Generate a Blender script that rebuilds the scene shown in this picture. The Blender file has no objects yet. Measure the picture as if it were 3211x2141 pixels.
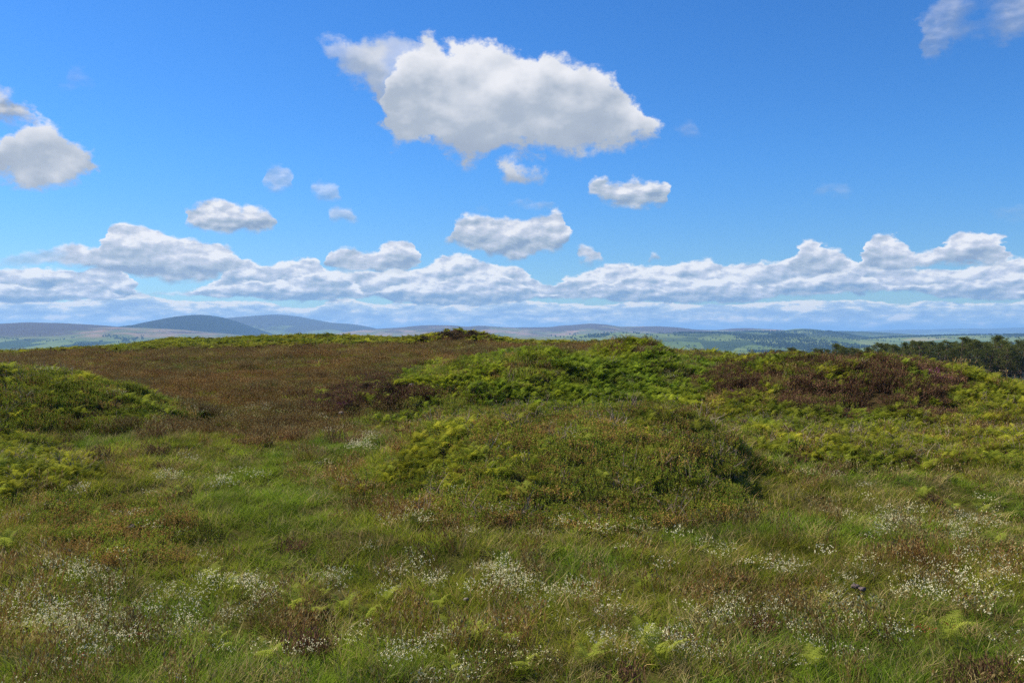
import bpy, math, random
import numpy as np
from mathutils import Vector

rng = np.random.default_rng(7)
random.seed(7)
scene = bpy.context.scene
COL = scene.collection
W_, H_, F_, HZ = 1024.0, 682.0, 852.0, 333.0      # photo frame, focal length in pixels, horizon row

# ------------------------------------------------------------------ camera
cam_data = bpy.data.cameras.new('camera')
cam_data.sensor_width = 36.0
cam_data.lens = 36.0 * F_ / W_
cam_data.clip_start = 0.1
cam_data.clip_end = 120000.0
cam = bpy.data.objects.new('camera', cam_data)
COL.objects.link(cam)
cam.location = (0, 0, 0)
cam.rotation_euler = (math.radians(90) - math.atan((H_ / 2 - HZ) / F_), 0, 0)
scene.camera = cam

# ------------------------------------------------------------------ render settings
EXPO = 0.66
scene.view_settings.view_transform = 'Standard'
scene.view_settings.look = 'None'
scene.view_settings.gamma = 1.0
scene.view_settings.exposure = EXPO
scene.render.engine = 'CYCLES'
cy = scene.cycles
cy.max_bounces = 6
cy.diffuse_bounces = 3
cy.glossy_bounces = 1
cy.transmission_bounces = 3
cy.transparent_max_bounces = 6
cy.volume_bounces = 1
cy.use_denoising = False
cy.sample_clamp_indirect = 4.0
cy.caustics_reflective = False
cy.caustics_refractive = False

# ------------------------------------------------------------------ sun
SUN_EL = math.radians(48)
SUN_AZ = math.radians(-66)            # from the view direction (+y), negative = to the left
to_sun = Vector((math.sin(SUN_AZ) * math.cos(SUN_EL), math.cos(SUN_AZ) * math.cos(SUN_EL), math.sin(SUN_EL)))
sd = bpy.data.lights.new('sun', 'SUN')
sd.energy = 5.0
sd.angle = math.radians(0.5)
sd.color = (1.0, 0.92, 0.78)
sun = bpy.data.objects.new('sun', sd)
COL.objects.link(sun)
sun.rotation_euler = to_sun.to_track_quat('Z', 'Y').to_euler()


# ------------------------------------------------------------------ node helper
class NB:
    def __init__(self, nt):
        self.nt = nt
        self.nt.nodes.clear()

    def n(self, t, **kw):
        nd = self.nt.nodes.new(t)
        for k, v in kw.items():
            setattr(nd, k, v)
        return nd

    def link(self, a, b):
        self.nt.links.new(a, b)

    def put(self, sock, v):
        if isinstance(v, bpy.types.NodeSocket):
            self.link(v, sock)
        elif v is not None:
            sock.default_value = v

    def m(self, op, a, b=None, c=None, clamp=False):
        nd = self.n('ShaderNodeMath', operation=op, use_clamp=clamp)
        for i, v in enumerate((a, b, c)):
            if v is not None:
                self.put(nd.inputs[i], v)
        return nd.outputs[0]

    def comb(self, x, y, z=0.0):
        nd = self.n('ShaderNodeCombineXYZ')
        for i, v in enumerate((x, y, z)):
            self.put(nd.inputs[i], v)
        return nd.outputs[0]

    def sep(self, v):
        nd = self.n('ShaderNodeSeparateXYZ')
        self.put(nd.inputs[0], v)
        return nd.outputs

    def vm(self, op, a, b=None):
        nd = self.n('ShaderNodeVectorMath', operation=op)
        self.put(nd.inputs[0], a)
        if b is not None:
            self.put(nd.inputs[1], b)
        return nd.outputs[0]

    def noise(self, vec, scale, detail=2.0, rough=0.5, dims='3D', dist=0.0):
        nd = self.n('ShaderNodeTexNoise', noise_dimensions=dims)
        if vec is not None:
            self.put(nd.inputs['Vector'], vec)
        nd.inputs['Scale'].default_value = scale
        nd.inputs['Detail'].default_value = detail
        nd.inputs['Roughness'].default_value = rough
        nd.inputs['Distortion'].default_value = dist
        return nd.outputs[0], nd.outputs[1]

    def sstep(self, v, a, b, lo=0.0, hi=1.0):
        nd = self.n('ShaderNodeMapRange', interpolation_type='SMOOTHSTEP')
        self.put(nd.inputs[0], v)
        for i, x in enumerate((a, b, lo, hi)):
            self.put(nd.inputs[i + 1], x)
        return nd.outputs[0]

    def mix(self, f, a, b, mode='MIX'):
        nd = self.n('ShaderNodeMix', data_type='RGBA', blend_type=mode)
        self.put(nd.inputs[0], f)
        self.put(nd.inputs[6], a)
        self.put(nd.inputs[7], b)
        return nd.outputs[2]

    def ramp(self, f, stops, interp='LINEAR'):
        nd = self.n('ShaderNodeValToRGB')
        cr = nd.color_ramp
        cr.interpolation = interp
        cr.elements[0].position = stops[0][0]
        cr.elements[1].position = stops[1][0]
        for p, _ in stops[2:]:
            cr.elements.new(p)
        for e, (p, c) in zip(cr.elements, stops):
            e.position = p
            e.color = (*c, 1.0)
        self.put(nd.inputs[0], f)
        return nd.outputs[0]

    def curve(self, f, pts):
        nd = self.n('ShaderNodeFloatCurve')
        nd.inputs[0].default_value = 1.0
        cm = nd.mapping
        cm.use_clip = False
        c = cm.curves[0]
        while len(c.points) > 2:
            c.points.remove(c.points[-1])
        c.points[0].location = pts[0]
        c.points[1].location = pts[-1]
        for p in pts[1:-1]:
            c.points.new(*p)
        for p in c.points:
            p.handle_type = 'AUTO_CLAMPED'
        cm.update()
        self.put(nd.inputs[1], f)
        return nd.outputs[0]


def srgb(r, g, b):
    f = lambda c: c / 12.92 if c <= 0.04045 else ((c + 0.055) / 1.055) ** 2.4
    return tuple(f(v / 255.0) for v in (r, g, b))


# ------------------------------------------------------------------ world: sky and clouds by direction
world = bpy.data.worlds.new('World')
scene.world = world
world.use_nodes = True
nb = NB(world.node_tree)
SKY_K = 0.10
PXR = 1.0 / F_
sky = nb.n('ShaderNodeTexSky', sky_type='NISHITA')
sky.sun_disc = False
sky.sun_elevation = SUN_EL
sky.sun_rotation = SUN_AZ
sky.altitude = 200.0
sky.air_density = 1.0
sky.dust_density = 0.15
sky.ozone_density = 2.5
tc = nb.n('ShaderNodeTexCoord')
dx, dy, dz = nb.sep(tc.outputs['Generated'])
az = nb.m('ARCTAN2', dx, dy)
hl = nb.m('SQRT', nb.m('ADD', nb.m('MULTIPLY', dx, dx), nb.m('MULTIPLY', dy, dy)))
te = nb.m('DIVIDE', dz, nb.m('MAXIMUM', hl, 0.02))
P = nb.comb(az, te, 0.0)


def col_az(c):
    return math.atan((c - 512.0) / F_)


def row_te(c, r):
    return (HZ - r) / F_ * math.cos(col_az(c))


AZ0, AZ1 = -0.62, 0.62
TE0, TE1 = -0.05, 0.45


def na(c):
    return (col_az(c) - AZ0) / (AZ1 - AZ0)


def curve_rows(azn, pts):
    ps = sorted((na(c), (row_te(c, r) - TE0) / (TE1 - TE0)) for c, r in pts)
    ps = [(0.0, ps[0][1])] + ps + [(1.0, ps[-1][1])]
    v = nb.curve(azn, ps)
    return nb.m('MULTIPLY_ADD', v, TE1 - TE0, TE0)


def curve_plain(azn, pts):
    ps = sorted((na(c), r) for c, r in pts)
    ps = [(0.0, ps[0][1])] + ps + [(1.0, ps[-1][1])]
    return nb.curve(azn, ps)


def cloud_coords(scale, amp, sy, seed, detail=7.0, rough=0.55):
    q = nb.comb(az, nb.m('MULTIPLY', te, sy), seed)
    _, c = nb.noise(q, scale, detail, rough)
    r, g, b = nb.sep(c)
    a2 = nb.m('ADD', az, nb.m('MULTIPLY', nb.m('SUBTRACT', r, 0.5), amp))
    t2 = nb.m('ADD', te, nb.m('MULTIPLY', nb.m('SUBTRACT', g, 0.5), amp / sy))
    return nb.m('DIVIDE', nb.m('SUBTRACT', a2, AZ0), AZ1 - AZ0), t2, b


def relief(scale, sy, seed, shift, k, detail=5.0, rough=0.55):
    q = nb.comb(az, nb.m('MULTIPLY', te, sy), seed)
    a, _ = nb.noise(q, scale, detail, rough)
    b, _ = nb.noise(nb.vm('ADD', q, (-shift * 0.45, shift, 0.0)), scale, detail, rough)
    return nb.m('MULTIPLY', nb.m('SUBTRACT', a, b), k)


def layer(base, coords, rel, top, bot, dens, st, sb, ramp_stops, gain=1.0, rim=0.0, fray=0.9):
    """lay one row of clouds, given by its top and base outlines, over the sky behind it"""
    azn, t2, nz = coords
    T = curve_rows(azn, top)
    B = curve_rows(azn, bot)
    D = curve_plain(azn, dens) if isinstance(dens, list) else dens
    if fray:
        T = nb.m('ADD', T, st * 0.22 * PXR); B = nb.m('SUBTRACT', B, sb * 0.22 * PXR)
    aT = nb.sstep(nb.m('SUBTRACT', T, t2), 0.0, st * PXR)
    aB = nb.sstep(nb.m('SUBTRACT', t2, B), 0.0, sb * PXR)
    a = nb.m('MULTIPLY', aT, aB)
    # torn edges: the finer noise eats into the cloud where it is thin
    if fray:
        a = nb.sstep(nb.m('ADD', a, nb.m('MULTIPLY', nb.m('SUBTRACT', FINE, 0.5), fray)), 0.0, 0.95)
        a = nb.m('MULTIPLY', a, nb.m('MULTIPLY', nb.m('MINIMUM', aT, aB), 14.0, clamp=True))
    # thin cloud breaks up where its density is low
    thin = nb.m('MULTIPLY', nb.m('SUBTRACT', 1.0, D), nb.m('MULTIPLY', nz, 1.25))
    a = nb.m('MULTIPLY', a, nb.m('SUBTRACT', nb.m('MULTIPLY', D, 1.35), thin), clamp=True)
    f = nb.m('DIVIDE', nb.m('SUBTRACT', t2, B), nb.m('MAXIMUM', nb.m('SUBTRACT', T, B), 6 * PXR))
    f = nb.m('ADD', nb.m('ADD', f, rel), 0.03 if rim else 0.0)
    if rim:
        e = nb.m('SUBTRACT', 1.0, nb.sstep(nb.m('SUBTRACT', T, t2), 1.5 * PXR, rim * PXR))
        f = nb.m('ADD', f, nb.m('MULTIPLY', e, nb.sstep(nz, 0.46, 0.62, 0.0, 0.55)))
    colr = nb.ramp(f, ramp_stops)
    colr = nb.mix(1.0, colr, (gain / SKY_K,) * 3 + (1.0,), 'MULTIPLY')
    return nb.mix(a, base, colr)


# clear sky: the Nishita sky, a little more saturated as the camera recorded it
hs = nb.n('ShaderNodeHueSaturation')
hs.inputs['Hue'].default_value = 0.5
hs.inputs['Saturation'].default_value = 1.22
hs.inputs['Value'].default_value = 1.0
nb.link(sky.outputs[0], hs.inputs['Color'])
c_sky = nb.mix(1.0, hs.outputs[0], nb.mix(nb.sstep(te, 0.03, 0.22), (0.64, 0.93, 1.27, 1.0), (0.58, 1.05, 1.52, 1.0)), 'MULTIPLY')

FINE, _ = nb.noise(nb.comb(az, nb.m('MULTIPLY', te, 1.3), 12.7), 48.0, 7.0, 0.62)
co_hi = cloud_coords(22.0, 0.070, 1.2, 3.1, 9.0, 0.60)
co_md = cloud_coords(42.0, 0.036, 1.3, 7.7, 7.0, 0.56)
co_lo = cloud_coords(50.0, 0.030, 1.7, 1.3, 7.0, 0.55)
co_vl = cloud_coords(70.0, 0.020, 2.6, 5.3, 6.0, 0.55)
re_hi = relief(9.0, 1.4, 2.2, 0.022, 2.4, 4.5, 0.5)
re_md = relief(30.0, 1.9, 9.2, 0.009, 2.7, 5.0, 0.52)
re_lo2 = relief(34.0, 2.2, 15.2, 0.008, 3.0, 5.0, 0.52)
re_vl = relief(30.0, 3.2, 4.2, 0.008, 1.5, 5.0, 0.55)
_n, _ = nb.noise(nb.comb(az, nb.m('MULTIPLY', te, 3.2), 31.0), 26.0, 6.0, 0.62)
re_vl = nb.m('ADD', re_vl, nb.m('MULTIPLY', nb.m('SUBTRACT', _n, 0.5), 3.8))

R_FAR = [(0.0, srgb(152, 184, 222)), (0.45, srgb(176, 202, 230)), (0.8, srgb(208, 224, 238)), (1.0, srgb(246, 246, 244))]
R_LOW = [(0.0, srgb(136, 166, 200)), (0.35, srgb(168, 188, 210)), (0.7, srgb(204, 214, 232)), (1.0, srgb(246, 248, 251))]
R_MID = [(0.0, srgb(148, 170, 198)), (0.35, srgb(178, 194, 212)), (0.7, srgb(208, 216, 232)), (1.0, srgb(246, 247, 251))]
R_HI = [(0.0, srgb(166, 178, 196)), (0.35, srgb(178, 189, 204)), (0.62, srgb(208, 214, 224)), (1.0, srgb(240, 241, 246))]

c = c_sky
# farthest banks, almost one sheet over the hills
c = layer(c, co_vl, re_vl, [(-40, 306), (200, 309), (400, 305), (600, 306), (800, 305), (1064, 303)],
          [(-40, 338), (1064, 338)], 0.88, 4, 6, R_FAR)
c = layer(c, co_vl, re_vl,
          [(-40, 296), (60, 300), (130, 292), (185, 300), (230, 300), (262, 301), (300, 308), (345, 297), (372, 303),
           (420, 302), (470, 303), (520, 299), (560, 302), (600, 304), (640, 300), (700, 304), (745, 303), (790, 300),
           (830, 299), (860, 299), (905, 303), (925, 300), (975, 302), (1064, 298)],
          [(-40, 316), (300, 320), (600, 318), (1064, 316)], 0.84, 2.5, 7, R_FAR, 1.0, 5.0)
# second bank
c = layer(c, co_lo, re_md,
          [(-40, 268), (0, 267), (30, 266), (70, 269), (110, 265), (128, 272), (140, 290), (160, 292), (195, 288),
           (225, 270), (247, 258), (262, 264), (290, 258), (312, 256), (330, 270), (420, 266), (440, 258), (458, 251),
           (478, 257), (500, 263), (518, 266), (530, 274), (543, 283), (555, 284), (568, 277), (590, 270), (622, 262),
           (640, 265), (680, 262), (702, 258), (720, 262), (760, 262), (790, 258), (800, 250), (830, 252), (860, 262),
           (900, 268), (940, 268), (985, 262), (1010, 256), (1064, 256)],
          [(-40, 301), (70, 301), (130, 298), (150, 296), (250, 297), (330, 300), (372, 297), (400, 304), (470, 306),
           (540, 300), (570, 300), (640, 303), (740, 303), (775, 297), (830, 296), (900, 292), (950, 298), (1064, 300)],
          0.97, 6.0, 7, R_LOW, 1.0, 6.0)
c = layer(c, cloud_coords(46.0, 0.034, 2.0, 21.7, 7.0, 0.56), re_lo2,
          [(-40, 284), (0, 282), (50, 286), (90, 284), (140, 300), (190, 290), (215, 284), (245, 280), (290, 276), (320, 270),
           (345, 276), (372, 290), (400, 284), (440, 278), (480, 274), (510, 276), (535, 290), (560, 292), (590, 284), (620, 278),
           (640, 272), (664, 276), (700, 280), (730, 276), (770, 284), (800, 276), (840, 270), (868, 276), (900, 284),
           (940, 282), (980, 276), (1020, 272), (1064, 274)],
          [(-40, 302), (60, 303), (140, 298), (190, 296), (250, 299), (330, 301), (372, 296), (430, 303), (480, 306), (535, 298),
           (570, 298), (640, 302), (740, 303), (770, 298), (830, 295), (880, 290), (940, 296), (1064, 301)],
          0.93, 5.5, 6, R_LOW, 1.0, 7.0)
# nearest bank of the low clouds
c = layer(c, co_lo, re_md,
          [(-40, 262), (0, 258), (20, 252), (50, 248), (75, 242), (92, 247), (106, 232), (115, 222), (130, 221),
           (148, 226), (162, 231), (180, 237), (203, 240), (228, 247), (246, 262), (255, 275), (300, 275),
           (322, 268), (332, 250), (345, 246), (360, 249), (374, 250), (390, 240), (408, 239), (416, 250), (420, 268),
           (440, 280), (700, 290), (780, 285), (792, 262), (800, 244), (815, 239), (828, 246), (840, 250), (852, 262),
           (858, 262), (866, 240), (880, 233), (895, 236), (906, 245), (918, 252), (936, 250), (948, 236), (962, 231),
           (978, 232), (992, 234), (1004, 242), (1012, 258), (1030, 275), (1064, 280)],
          [(-40, 266), (0, 268), (60, 266), (110, 272), (150, 279), (190, 282), (230, 272), (250, 262), (300, 262),
           (322, 264), (340, 273), (400, 274), (420, 264), (440, 262), (700, 262), (780, 262), (795, 275), (830, 276),
           (852, 272), (870, 270), (905, 274), (940, 264), (980, 266), (1010, 262), (1064, 262)],
          [(-40, 0.55), (60, 0.7), (100, 0.95), (240, 0.9), (330, 0.9), (1010, 0.95)], 7.5, 11, R_MID, 1.0, 7.0)
# separate small cumulus above them
c = layer(c, co_md, re_md,
          [(-40, 260), (160, 260), (182, 222), (190, 206), (205, 202), (222, 200), (238, 206), (258, 207), (270, 210),
           (277, 226), (282, 250), (318, 250), (326, 215), (336, 206), (348, 207), (357, 216), (362, 250), (430, 262),
           (443, 240), (452, 234), (460, 214), (474, 211), (490, 216), (508, 215), (526, 218), (545, 213), (556, 207),
           (566, 214), (571, 238), (575, 255), (580, 245), (592, 243), (600, 256), (608, 268), (640, 272), (652, 253),
           (665, 262), (680, 275), (1064, 275)],
          [(-40, 220), (160, 222), (182, 224), (200, 232), (230, 234), (262, 233), (277, 228), (282, 222), (318, 220),
           (326, 222), (345, 224), (357, 220), (362, 218), (430, 240), (443, 245), (470, 250), (492, 256), (520, 262),
           (545, 252), (566, 248), (571, 240), (575, 252), (585, 265), (600, 266), (608, 262), (640, 262), (652, 264),
           (668, 262), (1064, 262)],
          [(-40, 0.9), (277, 0.85), (300, 0.62), (365, 0.62), (430, 0.86), (620, 0.8)], 10, 13, R_MID, 0.97, 0.0, 1.3)
c = layer(c, co_md, re_md,
          [(-40, 230), (235, 230), (262, 190), (268, 166), (280, 162), (290, 170), (296, 185), (302, 215), (306, 190),
           (322, 181), (338, 184), (345, 196), (350, 215), (400, 215), (465, 222), (478, 204), (500, 212), (520, 200),
           (548, 201), (556, 212), (560, 215), (575, 215), (586, 193), (598, 176), (612, 180), (628, 178), (645, 182),
           (662, 178), (668, 200), (672, 215), (800, 220), (812, 196), (830, 181), (850, 190), (856, 215),
           (960, 235), (985, 215), (1005, 206), (1064, 204)],
          [(-40, 190), (235, 190), (262, 188), (275, 192), (290, 190), (296, 187), (302, 188), (306, 194), (330, 201),
           (345, 198), (350, 190), (400, 190), (465, 206), (478, 209), (505, 206), (545, 209), (556, 206), (560, 190),
           (575, 190), (586, 196), (610, 206), (640, 209), (664, 206), (668, 200), (672, 190), (800, 190), (812, 198),
           (850, 196), (856, 188), (960, 214), (985, 219), (1064, 224)],
          [(-40, 0.6), (300, 0.58), (460, 0.6), (560, 0.6), (590, 0.95), (668, 0.9), (700, 0.45), (1064, 0.42)],
          12, 13, R_MID, 0.97, 0.0, 1.4)
# high wisps
c = layer(c, co_md, re_md,
          [(-40, 84), (0, 86), (14, 92), (30, 106), (46, 130), (56, 95), (68, 76), (80, 66), (94, 78), (104, 110),
           (650, 190), (672, 140), (684, 122), (700, 132), (708, 170), (880, 60), (905, 45), (918, 16), (935, -6),
           (950, -30), (1064, -30)],
          [(-40, 126), (0, 126), (20, 130), (44, 128), (56, 90), (70, 92), (94, 88), (104, 84), (650, 130),
           (672, 138), (690, 142), (708, 130), (880, 20), (905, 26), (918, 48), (932, 66), (945, 52), (965, 44),
           (985, 42), (1010, 46), (1064, 40)],
          [(-40, 0.85), (30, 0.8), (44, 0.6), (60, 0.42), (700, 0.42), (900, 0.5), (950, 0.5), (974, 0.36), (1010, 0.56), (1064, 0.55)],
          22, 22, R_HI, 0.85, 0.0, 1.8)
# ragged arm on the left of the great cloud and the puffs under it
c = layer(c, co_hi, re_hi,
          [(-40, 180), (290, 150), (314, 90), (328, 40), (345, 42), (368, 44), (388, 40), (402, 36), (420, 60), (450, 190),
           (480, 190), (498, 156), (510, 156), (524, 163), (540, 168), (549, 180), (560, 210), (1064, 210)],
          [(-40, 40), (290, 30), (314, 42), (328, 62), (345, 84), (368, 92), (392, 140), (420, 150), (450, 150),
           (480, 150), (498, 160), (512, 180), (535, 184), (549, 181), (560, 170), (1064, 160)],
          [(-40, 0.7), (330, 0.58), (345, 0.70), (378, 0.78), (395, 0.62), (420, 0.8), (490, 0.88), (1064, 0.9)],
          20, 22, R_HI, 0.97, 0.0, 1.3)
# the great cloud and the one on the left edge
c = layer(c, co_hi, re_hi,
          [(-60, 150), (0, 138), (14, 128), (28, 116), (40, 114), (56, 124), (70, 133), (82, 144), (96, 156), (104, 190),
           (130, 230), (340, 230), (372, 140), (384, 96), (396, 64), (412, 45), (430, 38), (446, 44), (468, 41),
           (492, 42), (512, 52), (530, 60), (545, 53), (566, 56), (586, 60), (604, 66), (620, 76), (634, 94), (646, 110),
           (657, 124), (666, 160), (690, 230), (1064, 230)],
          [(-60, 180), (0, 182), (26, 188), (62, 188), (84, 183), (96, 168), (104, 150), (130, 90), (340, 90),
           (372, 112), (384, 128), (398, 152), (414, 148), (432, 147), (452, 158), (470, 165), (486, 163), (502, 157),
           (530, 158), (560, 155), (600, 153), (628, 150), (648, 145), (660, 136), (670, 110), (690, 60), (1064, 60)],
          1.0, 22, 28, R_HI, 1.0, 0.0, 1.5)
bg = nb.n('ShaderNodeBackground')
bg.inputs['Strength'].default_value = SKY_K * 2 ** -EXPO
nb.link(c, bg.inputs['Color'])
wo = nb.n('ShaderNodeOutputWorld')
nb.link(bg.outputs[0], wo.inputs['Surface'])
world.cycles.sampling_method = 'MANUAL'
world.cycles.sample_map_resolution = 512


# ------------------------------------------------------------------ value noise for placement
def _h(ix, iy, seed):
    n = (ix.astype(np.int64) * 374761393 + iy.astype(np.int64) * 668265263 + seed * 974634777) & 0x7fffffff
    n = ((n ^ (n >> 13)) * 1274126177) & 0x7fffffff
    return ((n ^ (n >> 16)) & 0xffff) / 65535.0


def vnoise(x, y, seed=0):
    x = np.asarray(x, float); y = np.asarray(y, float)
    ix = np.floor(x); iy = np.floor(y)
    fx = x - ix; fy = y - iy
    fx = fx * fx * (3 - 2 * fx); fy = fy * fy * (3 - 2 * fy)
    a = _h(ix, iy, seed); b = _h(ix + 1, iy, seed); c_ = _h(ix, iy + 1, seed); d = _h(ix + 1, iy + 1, seed)
    return (a * (1 - fx) + b * fx) * (1 - fy) + (c_ * (1 - fx) + d * fx) * fy


def fbm(x, y, seed=0, oct=4):
    s = 0; a = 0.5; t = 0
    for i in range(oct):
        s = s + a * vnoise(x * 2 ** i + 17.3 * i, y * 2 ** i - 9.1 * i, seed + i)
        t += a; a *= 0.5
    return s / t


# ------------------------------------------------------------------ the lie of the land
# profiles of the ground away from the viewer: column -> [(distance, row where that ground is seen)]
def Z(y, r):
    return -y * (r - HZ) / F_


FARY = [(150, -8.6), (205, -11.2), (320, -36), (600, -72), (1200, -100), (2500, -108), (60000, -108)]
PROF = {
    -300: [(14, -4.1), (24, -3.7), (42, -3.3), (60, -3.0), (85, -3.0), (100, -3.0), (115, -4.0)],
    0: [(14, -4.15), (22, -3.85), (27, -3.85), (36, -3.65), (55, Z(55, 381)), (80, Z(80, 363)), (100, Z(100, 354)), (112, Z(112, 357))],
    100: [(14, -4.15), (22, -3.95), (32, -3.8), (42, Z(42, 402)), (55, Z(55, 382)), (80, Z(80, 360)), (100, Z(100, 350)), (112, Z(112, 352))],
    185: [(14, -4.15), (22, -3.95), (32, -3.7), (42, Z(42, 402)), (58, Z(58, 376)), (85, Z(85, 353)), (97, Z(97, 347)), (104, Z(104, 341)), (115, Z(115, 345))],
    260: [(14, -4.15), (22, -4.0), (32, -3.8), (42, Z(42, 403)), (58, Z(58, 376)), (85, Z(85, 350)), (95, Z(95, 345)), (103, Z(103, 338.5)), (115, Z(115, 345))],
    340: [(14, -4.15), (22, -4.05), (32, -3.8), (42, Z(42, 402)), (58, Z(58, 374)), (85, Z(85, 349)), (95, Z(95, 345)), (103, Z(103, 337.5)), (115, Z(115, 345))],
    400: [(14, -4.15), (22, -4.1), (30, -3.75), (42, Z(42, 398)), (58, Z(58, 370)), (85, Z(85, 348)), (95, Z(95, 344)), (103, Z(103, 340.5)), (115, Z(115, 345))],
    455: [(14, -4.15), (22, -4.1), (30, -3.8), (42, Z(42, 392)), (58, Z(58, 366)), (80, Z(80, 350)), (88, Z(88, 343)), (94, Z(94, 335)), (105, Z(105, 340))],
    520: [(14, -4.15), (22, -4.1), (30, -3.85), (42, Z(42, 388)), (58, Z(58, 364)), (80, Z(80, 351)), (88, Z(88, 348)), (94, Z(94, 342.5)), (105, Z(105, 345))],
    590: [(14, -4.15), (22, -4.1), (30, -3.8), (42, Z(42, 388)), (58, Z(58, 362)), (76, Z(76, 351)), (84, Z(84, 348)), (94, Z(94, 346)), (105, Z(105, 350))],
    650: [(14, -4.15), (22, -4.1), (30, -3.8), (42, -2.7), (58, -2.2), (70, Z(70, 356)), (84, Z(84, 352)), (94, Z(94, 353)), (105, -4)],
    700: [(14, -4.15), (22, -4.1), (30, -3.7), (38, Z(38, 400)), (48, Z(48, 376)), (58, Z(58, 362)), (68, Z(68, 354)), (78, Z(78, 357)), (100, -5.5)],
    745: [(14, -4.15), (22, -4.1), (30, -3.3), (38, Z(38, 396)), (48, Z(48, 374)), (58, Z(58, 362)), (66, Z(66, 360)), (78, Z(78, 365)), (100, -6)],
    850: [(14, -4.15), (20, -4.2), (28, -3.8), (36, -3.2), (48, -2.8), (60, -3.2), (78, -5), (100, -7)],
    950: [(14, -4.15), (20, -4.2), (28, -3.9), (36, -3.3), (48, Z(48, 385)), (60, -4.4), (78, -6), (100, -8)],
    1024: [(14, -4.15), (20, -4.2), (28, -3.8), (36, -3.3), (48, Z(48, 389)), (60, -4.4), (78, -6), (100, -8)],
    1300: [(14, -4.15), (20, -4.2), (28, -3.9), (36, -3.3), (48, -3.0), (60, -3.8), (78, -6), (100, -8)],
}
NEARY = [(-60, -1.7), (0.5, -1.7), (4.5, -3.15), (8.5, -4.05)]
LG = np.linspace(math.log(4.0), math.log(60000.0), 700)
_cols = sorted(PROF)
_tab = []
for cc in _cols:
    pts = [(4.0, -3.0), (8.5, -4.05)] + PROF[cc] + FARY
    ys = np.log(np.array([p[0] for p in pts])); zs = np.array([p[1] for p in pts])
    zi = np.interp(LG, ys, zs)
    k = np.exp(-np.linspace(-2.2, 2.2, 9) ** 2); k /= k.sum()
    zi = np.convolve(np.pad(zi, 4, mode='edge'), k, mode='valid')
    _tab.append(zi)
_tab = np.array(_tab)


def bump(x, y, cx, cy_, rx, ry, h, ang=0.0, p=1.0):
    ca, sa = math.cos(ang), math.sin(ang)
    u = ((x - cx) * ca + (y - cy_) * sa) / rx
    v = (-(x - cx) * sa + (y - cy_) * ca) / ry
    return h * np.exp(-(u * u + v * v) ** p)


def px(col, y):
    return (col - 512.0) / F_ * y


def height(x, y):
    x = np.asarray(x, float); y = np.asarray(y, float)
    yy = np.maximum(y, 5.0)
    cl = np.clip(512 + F_ * x / yy, -299.9, 1299.9)
    fi = np.interp(cl, _cols, np.arange(len(_cols)))
    i0 = np.minimum(fi.astype(int), len(_cols) - 2); t = fi - i0
    t = t * t * (3 - 2 * t)
    ly = (np.log(yy) - LG[0]) / (LG[1] - LG[0])
    j0 = np.clip(ly.astype(int), 0, len(LG) - 2); u = np.clip(ly - j0, 0, 1)
    z = ((_tab[i0, j0] * (1 - u) + _tab[i0, j0 + 1] * u) * (1 - t) + (_tab[i0 + 1, j0] * (1 - u) + _tab[i0 + 1, j0 + 1] * u) * t)
    z = np.where(y < 8.5, np.interp(y, [p[0] for p in NEARY], [p[1] for p in NEARY]), z)
    # earthwork mounds
    z = z + bump(x, y, px(556, 25.0), 24.2, 4.9, 5.6, 1.22, 0.0, 3.0)
    z = z - bump(x, y, px(585, 32.0), 32.0, 6.5, 1.8, 0.25, 0.0, 1.2)                   # bilberry mound in front
    z = z + bump(x, y, px(690, 24.5), 24.5, 3.2, 3.2, 0.35, 0.0, 1.3)
    z = z + bump(x, y, px(500, 41.5), 42.0, 5.4, 4.6, 1.05, 0.2, 2.2)                    # big bracken bank, middle
    z = z + bump(x, y, px(590, 44.5), 44.5, 5.0, 5.0, 0.55, 0.0, 1.8)
    z = z + bump(x, y, px(632, 49), 49, 2.6, 5.5, 1.55, 0.2, 1.2)
    z = z + bump(x, y, px(820, 43), 43.5, 7.4, 6.0, 1.08, 0.12, 2.4)
    z = z - bump(x, y, px(840, 33.5), 33.5, 8.0, 3.0, 0.45, 0.0, 1.2)
    z = z - bump(x, y, px(560, 34.5), 34.5, 6.5, 2.4, 0.45, 0.0, 1.2)                        # heather mound, right
    z = z + bump(x, y, px(905, 40), 40, 5.0, 5.5, 0.42, 0.0, 1.3)
    z = z + bump(x, y, px(1010, 35), 38, 6.0, 5.0, 0.50, 0.0, 1.2)
    z = z + bump(x, y, px(10, 35), 35, 5.8, 4.6, 1.55, 0.0, 1.8)                         # mound at the left edge
    z = z + bump(x, y, px(-40, 34), 34, 5.0, 4.5, 0.35, 0.0, 1.3)
    z = z + bump(x, y, px(15, 21), 21, 2.2, 2.0, 0.35, 0.0, 1.3)
    z = z + bump(x, y, px(378, 38), 38, 1.9, 1.8, 0.75, 0.0, 1.2)
    z = z + bump(x, y, px(440, 95), 95, 3.6, 4.0, 0.22, 0.0, 1.5)
    z = z + bump(x, y, px(475, 95), 95, 3.6, 4.0, 0.22, 0.0, 1.5)
    # unevenness
    w = np.clip((y - 2) / 10, 0.15, 1)
    z = z + w * (fbm(x / 2.4, y / 2.4, 11, 4) - 0.5) * 0.34 + w * (fbm(x / 9.0, y / 9.0, 5, 3) - 0.5) * 0.45
    k = np.clip((y - 16) / 6, 0, 1) * np.clip((66 - y) / 8, 0, 1)
    z = z + k * (fbm(x / 1.25, y / 1.25, 17, 3) - 0.5) * 0.62
    z = z - bump(x, y, px(705, 45), 45, 1.9, 8.0, 0.85, -0.22, 1.2)                       # ditch between the banks
    far = np.clip((y - 150) / 1500, 0, 1)
    z = z + far * (fbm(x / 900.0, y / 1400.0, 31, 4) - 0.5) * 26.0
    return z


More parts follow.
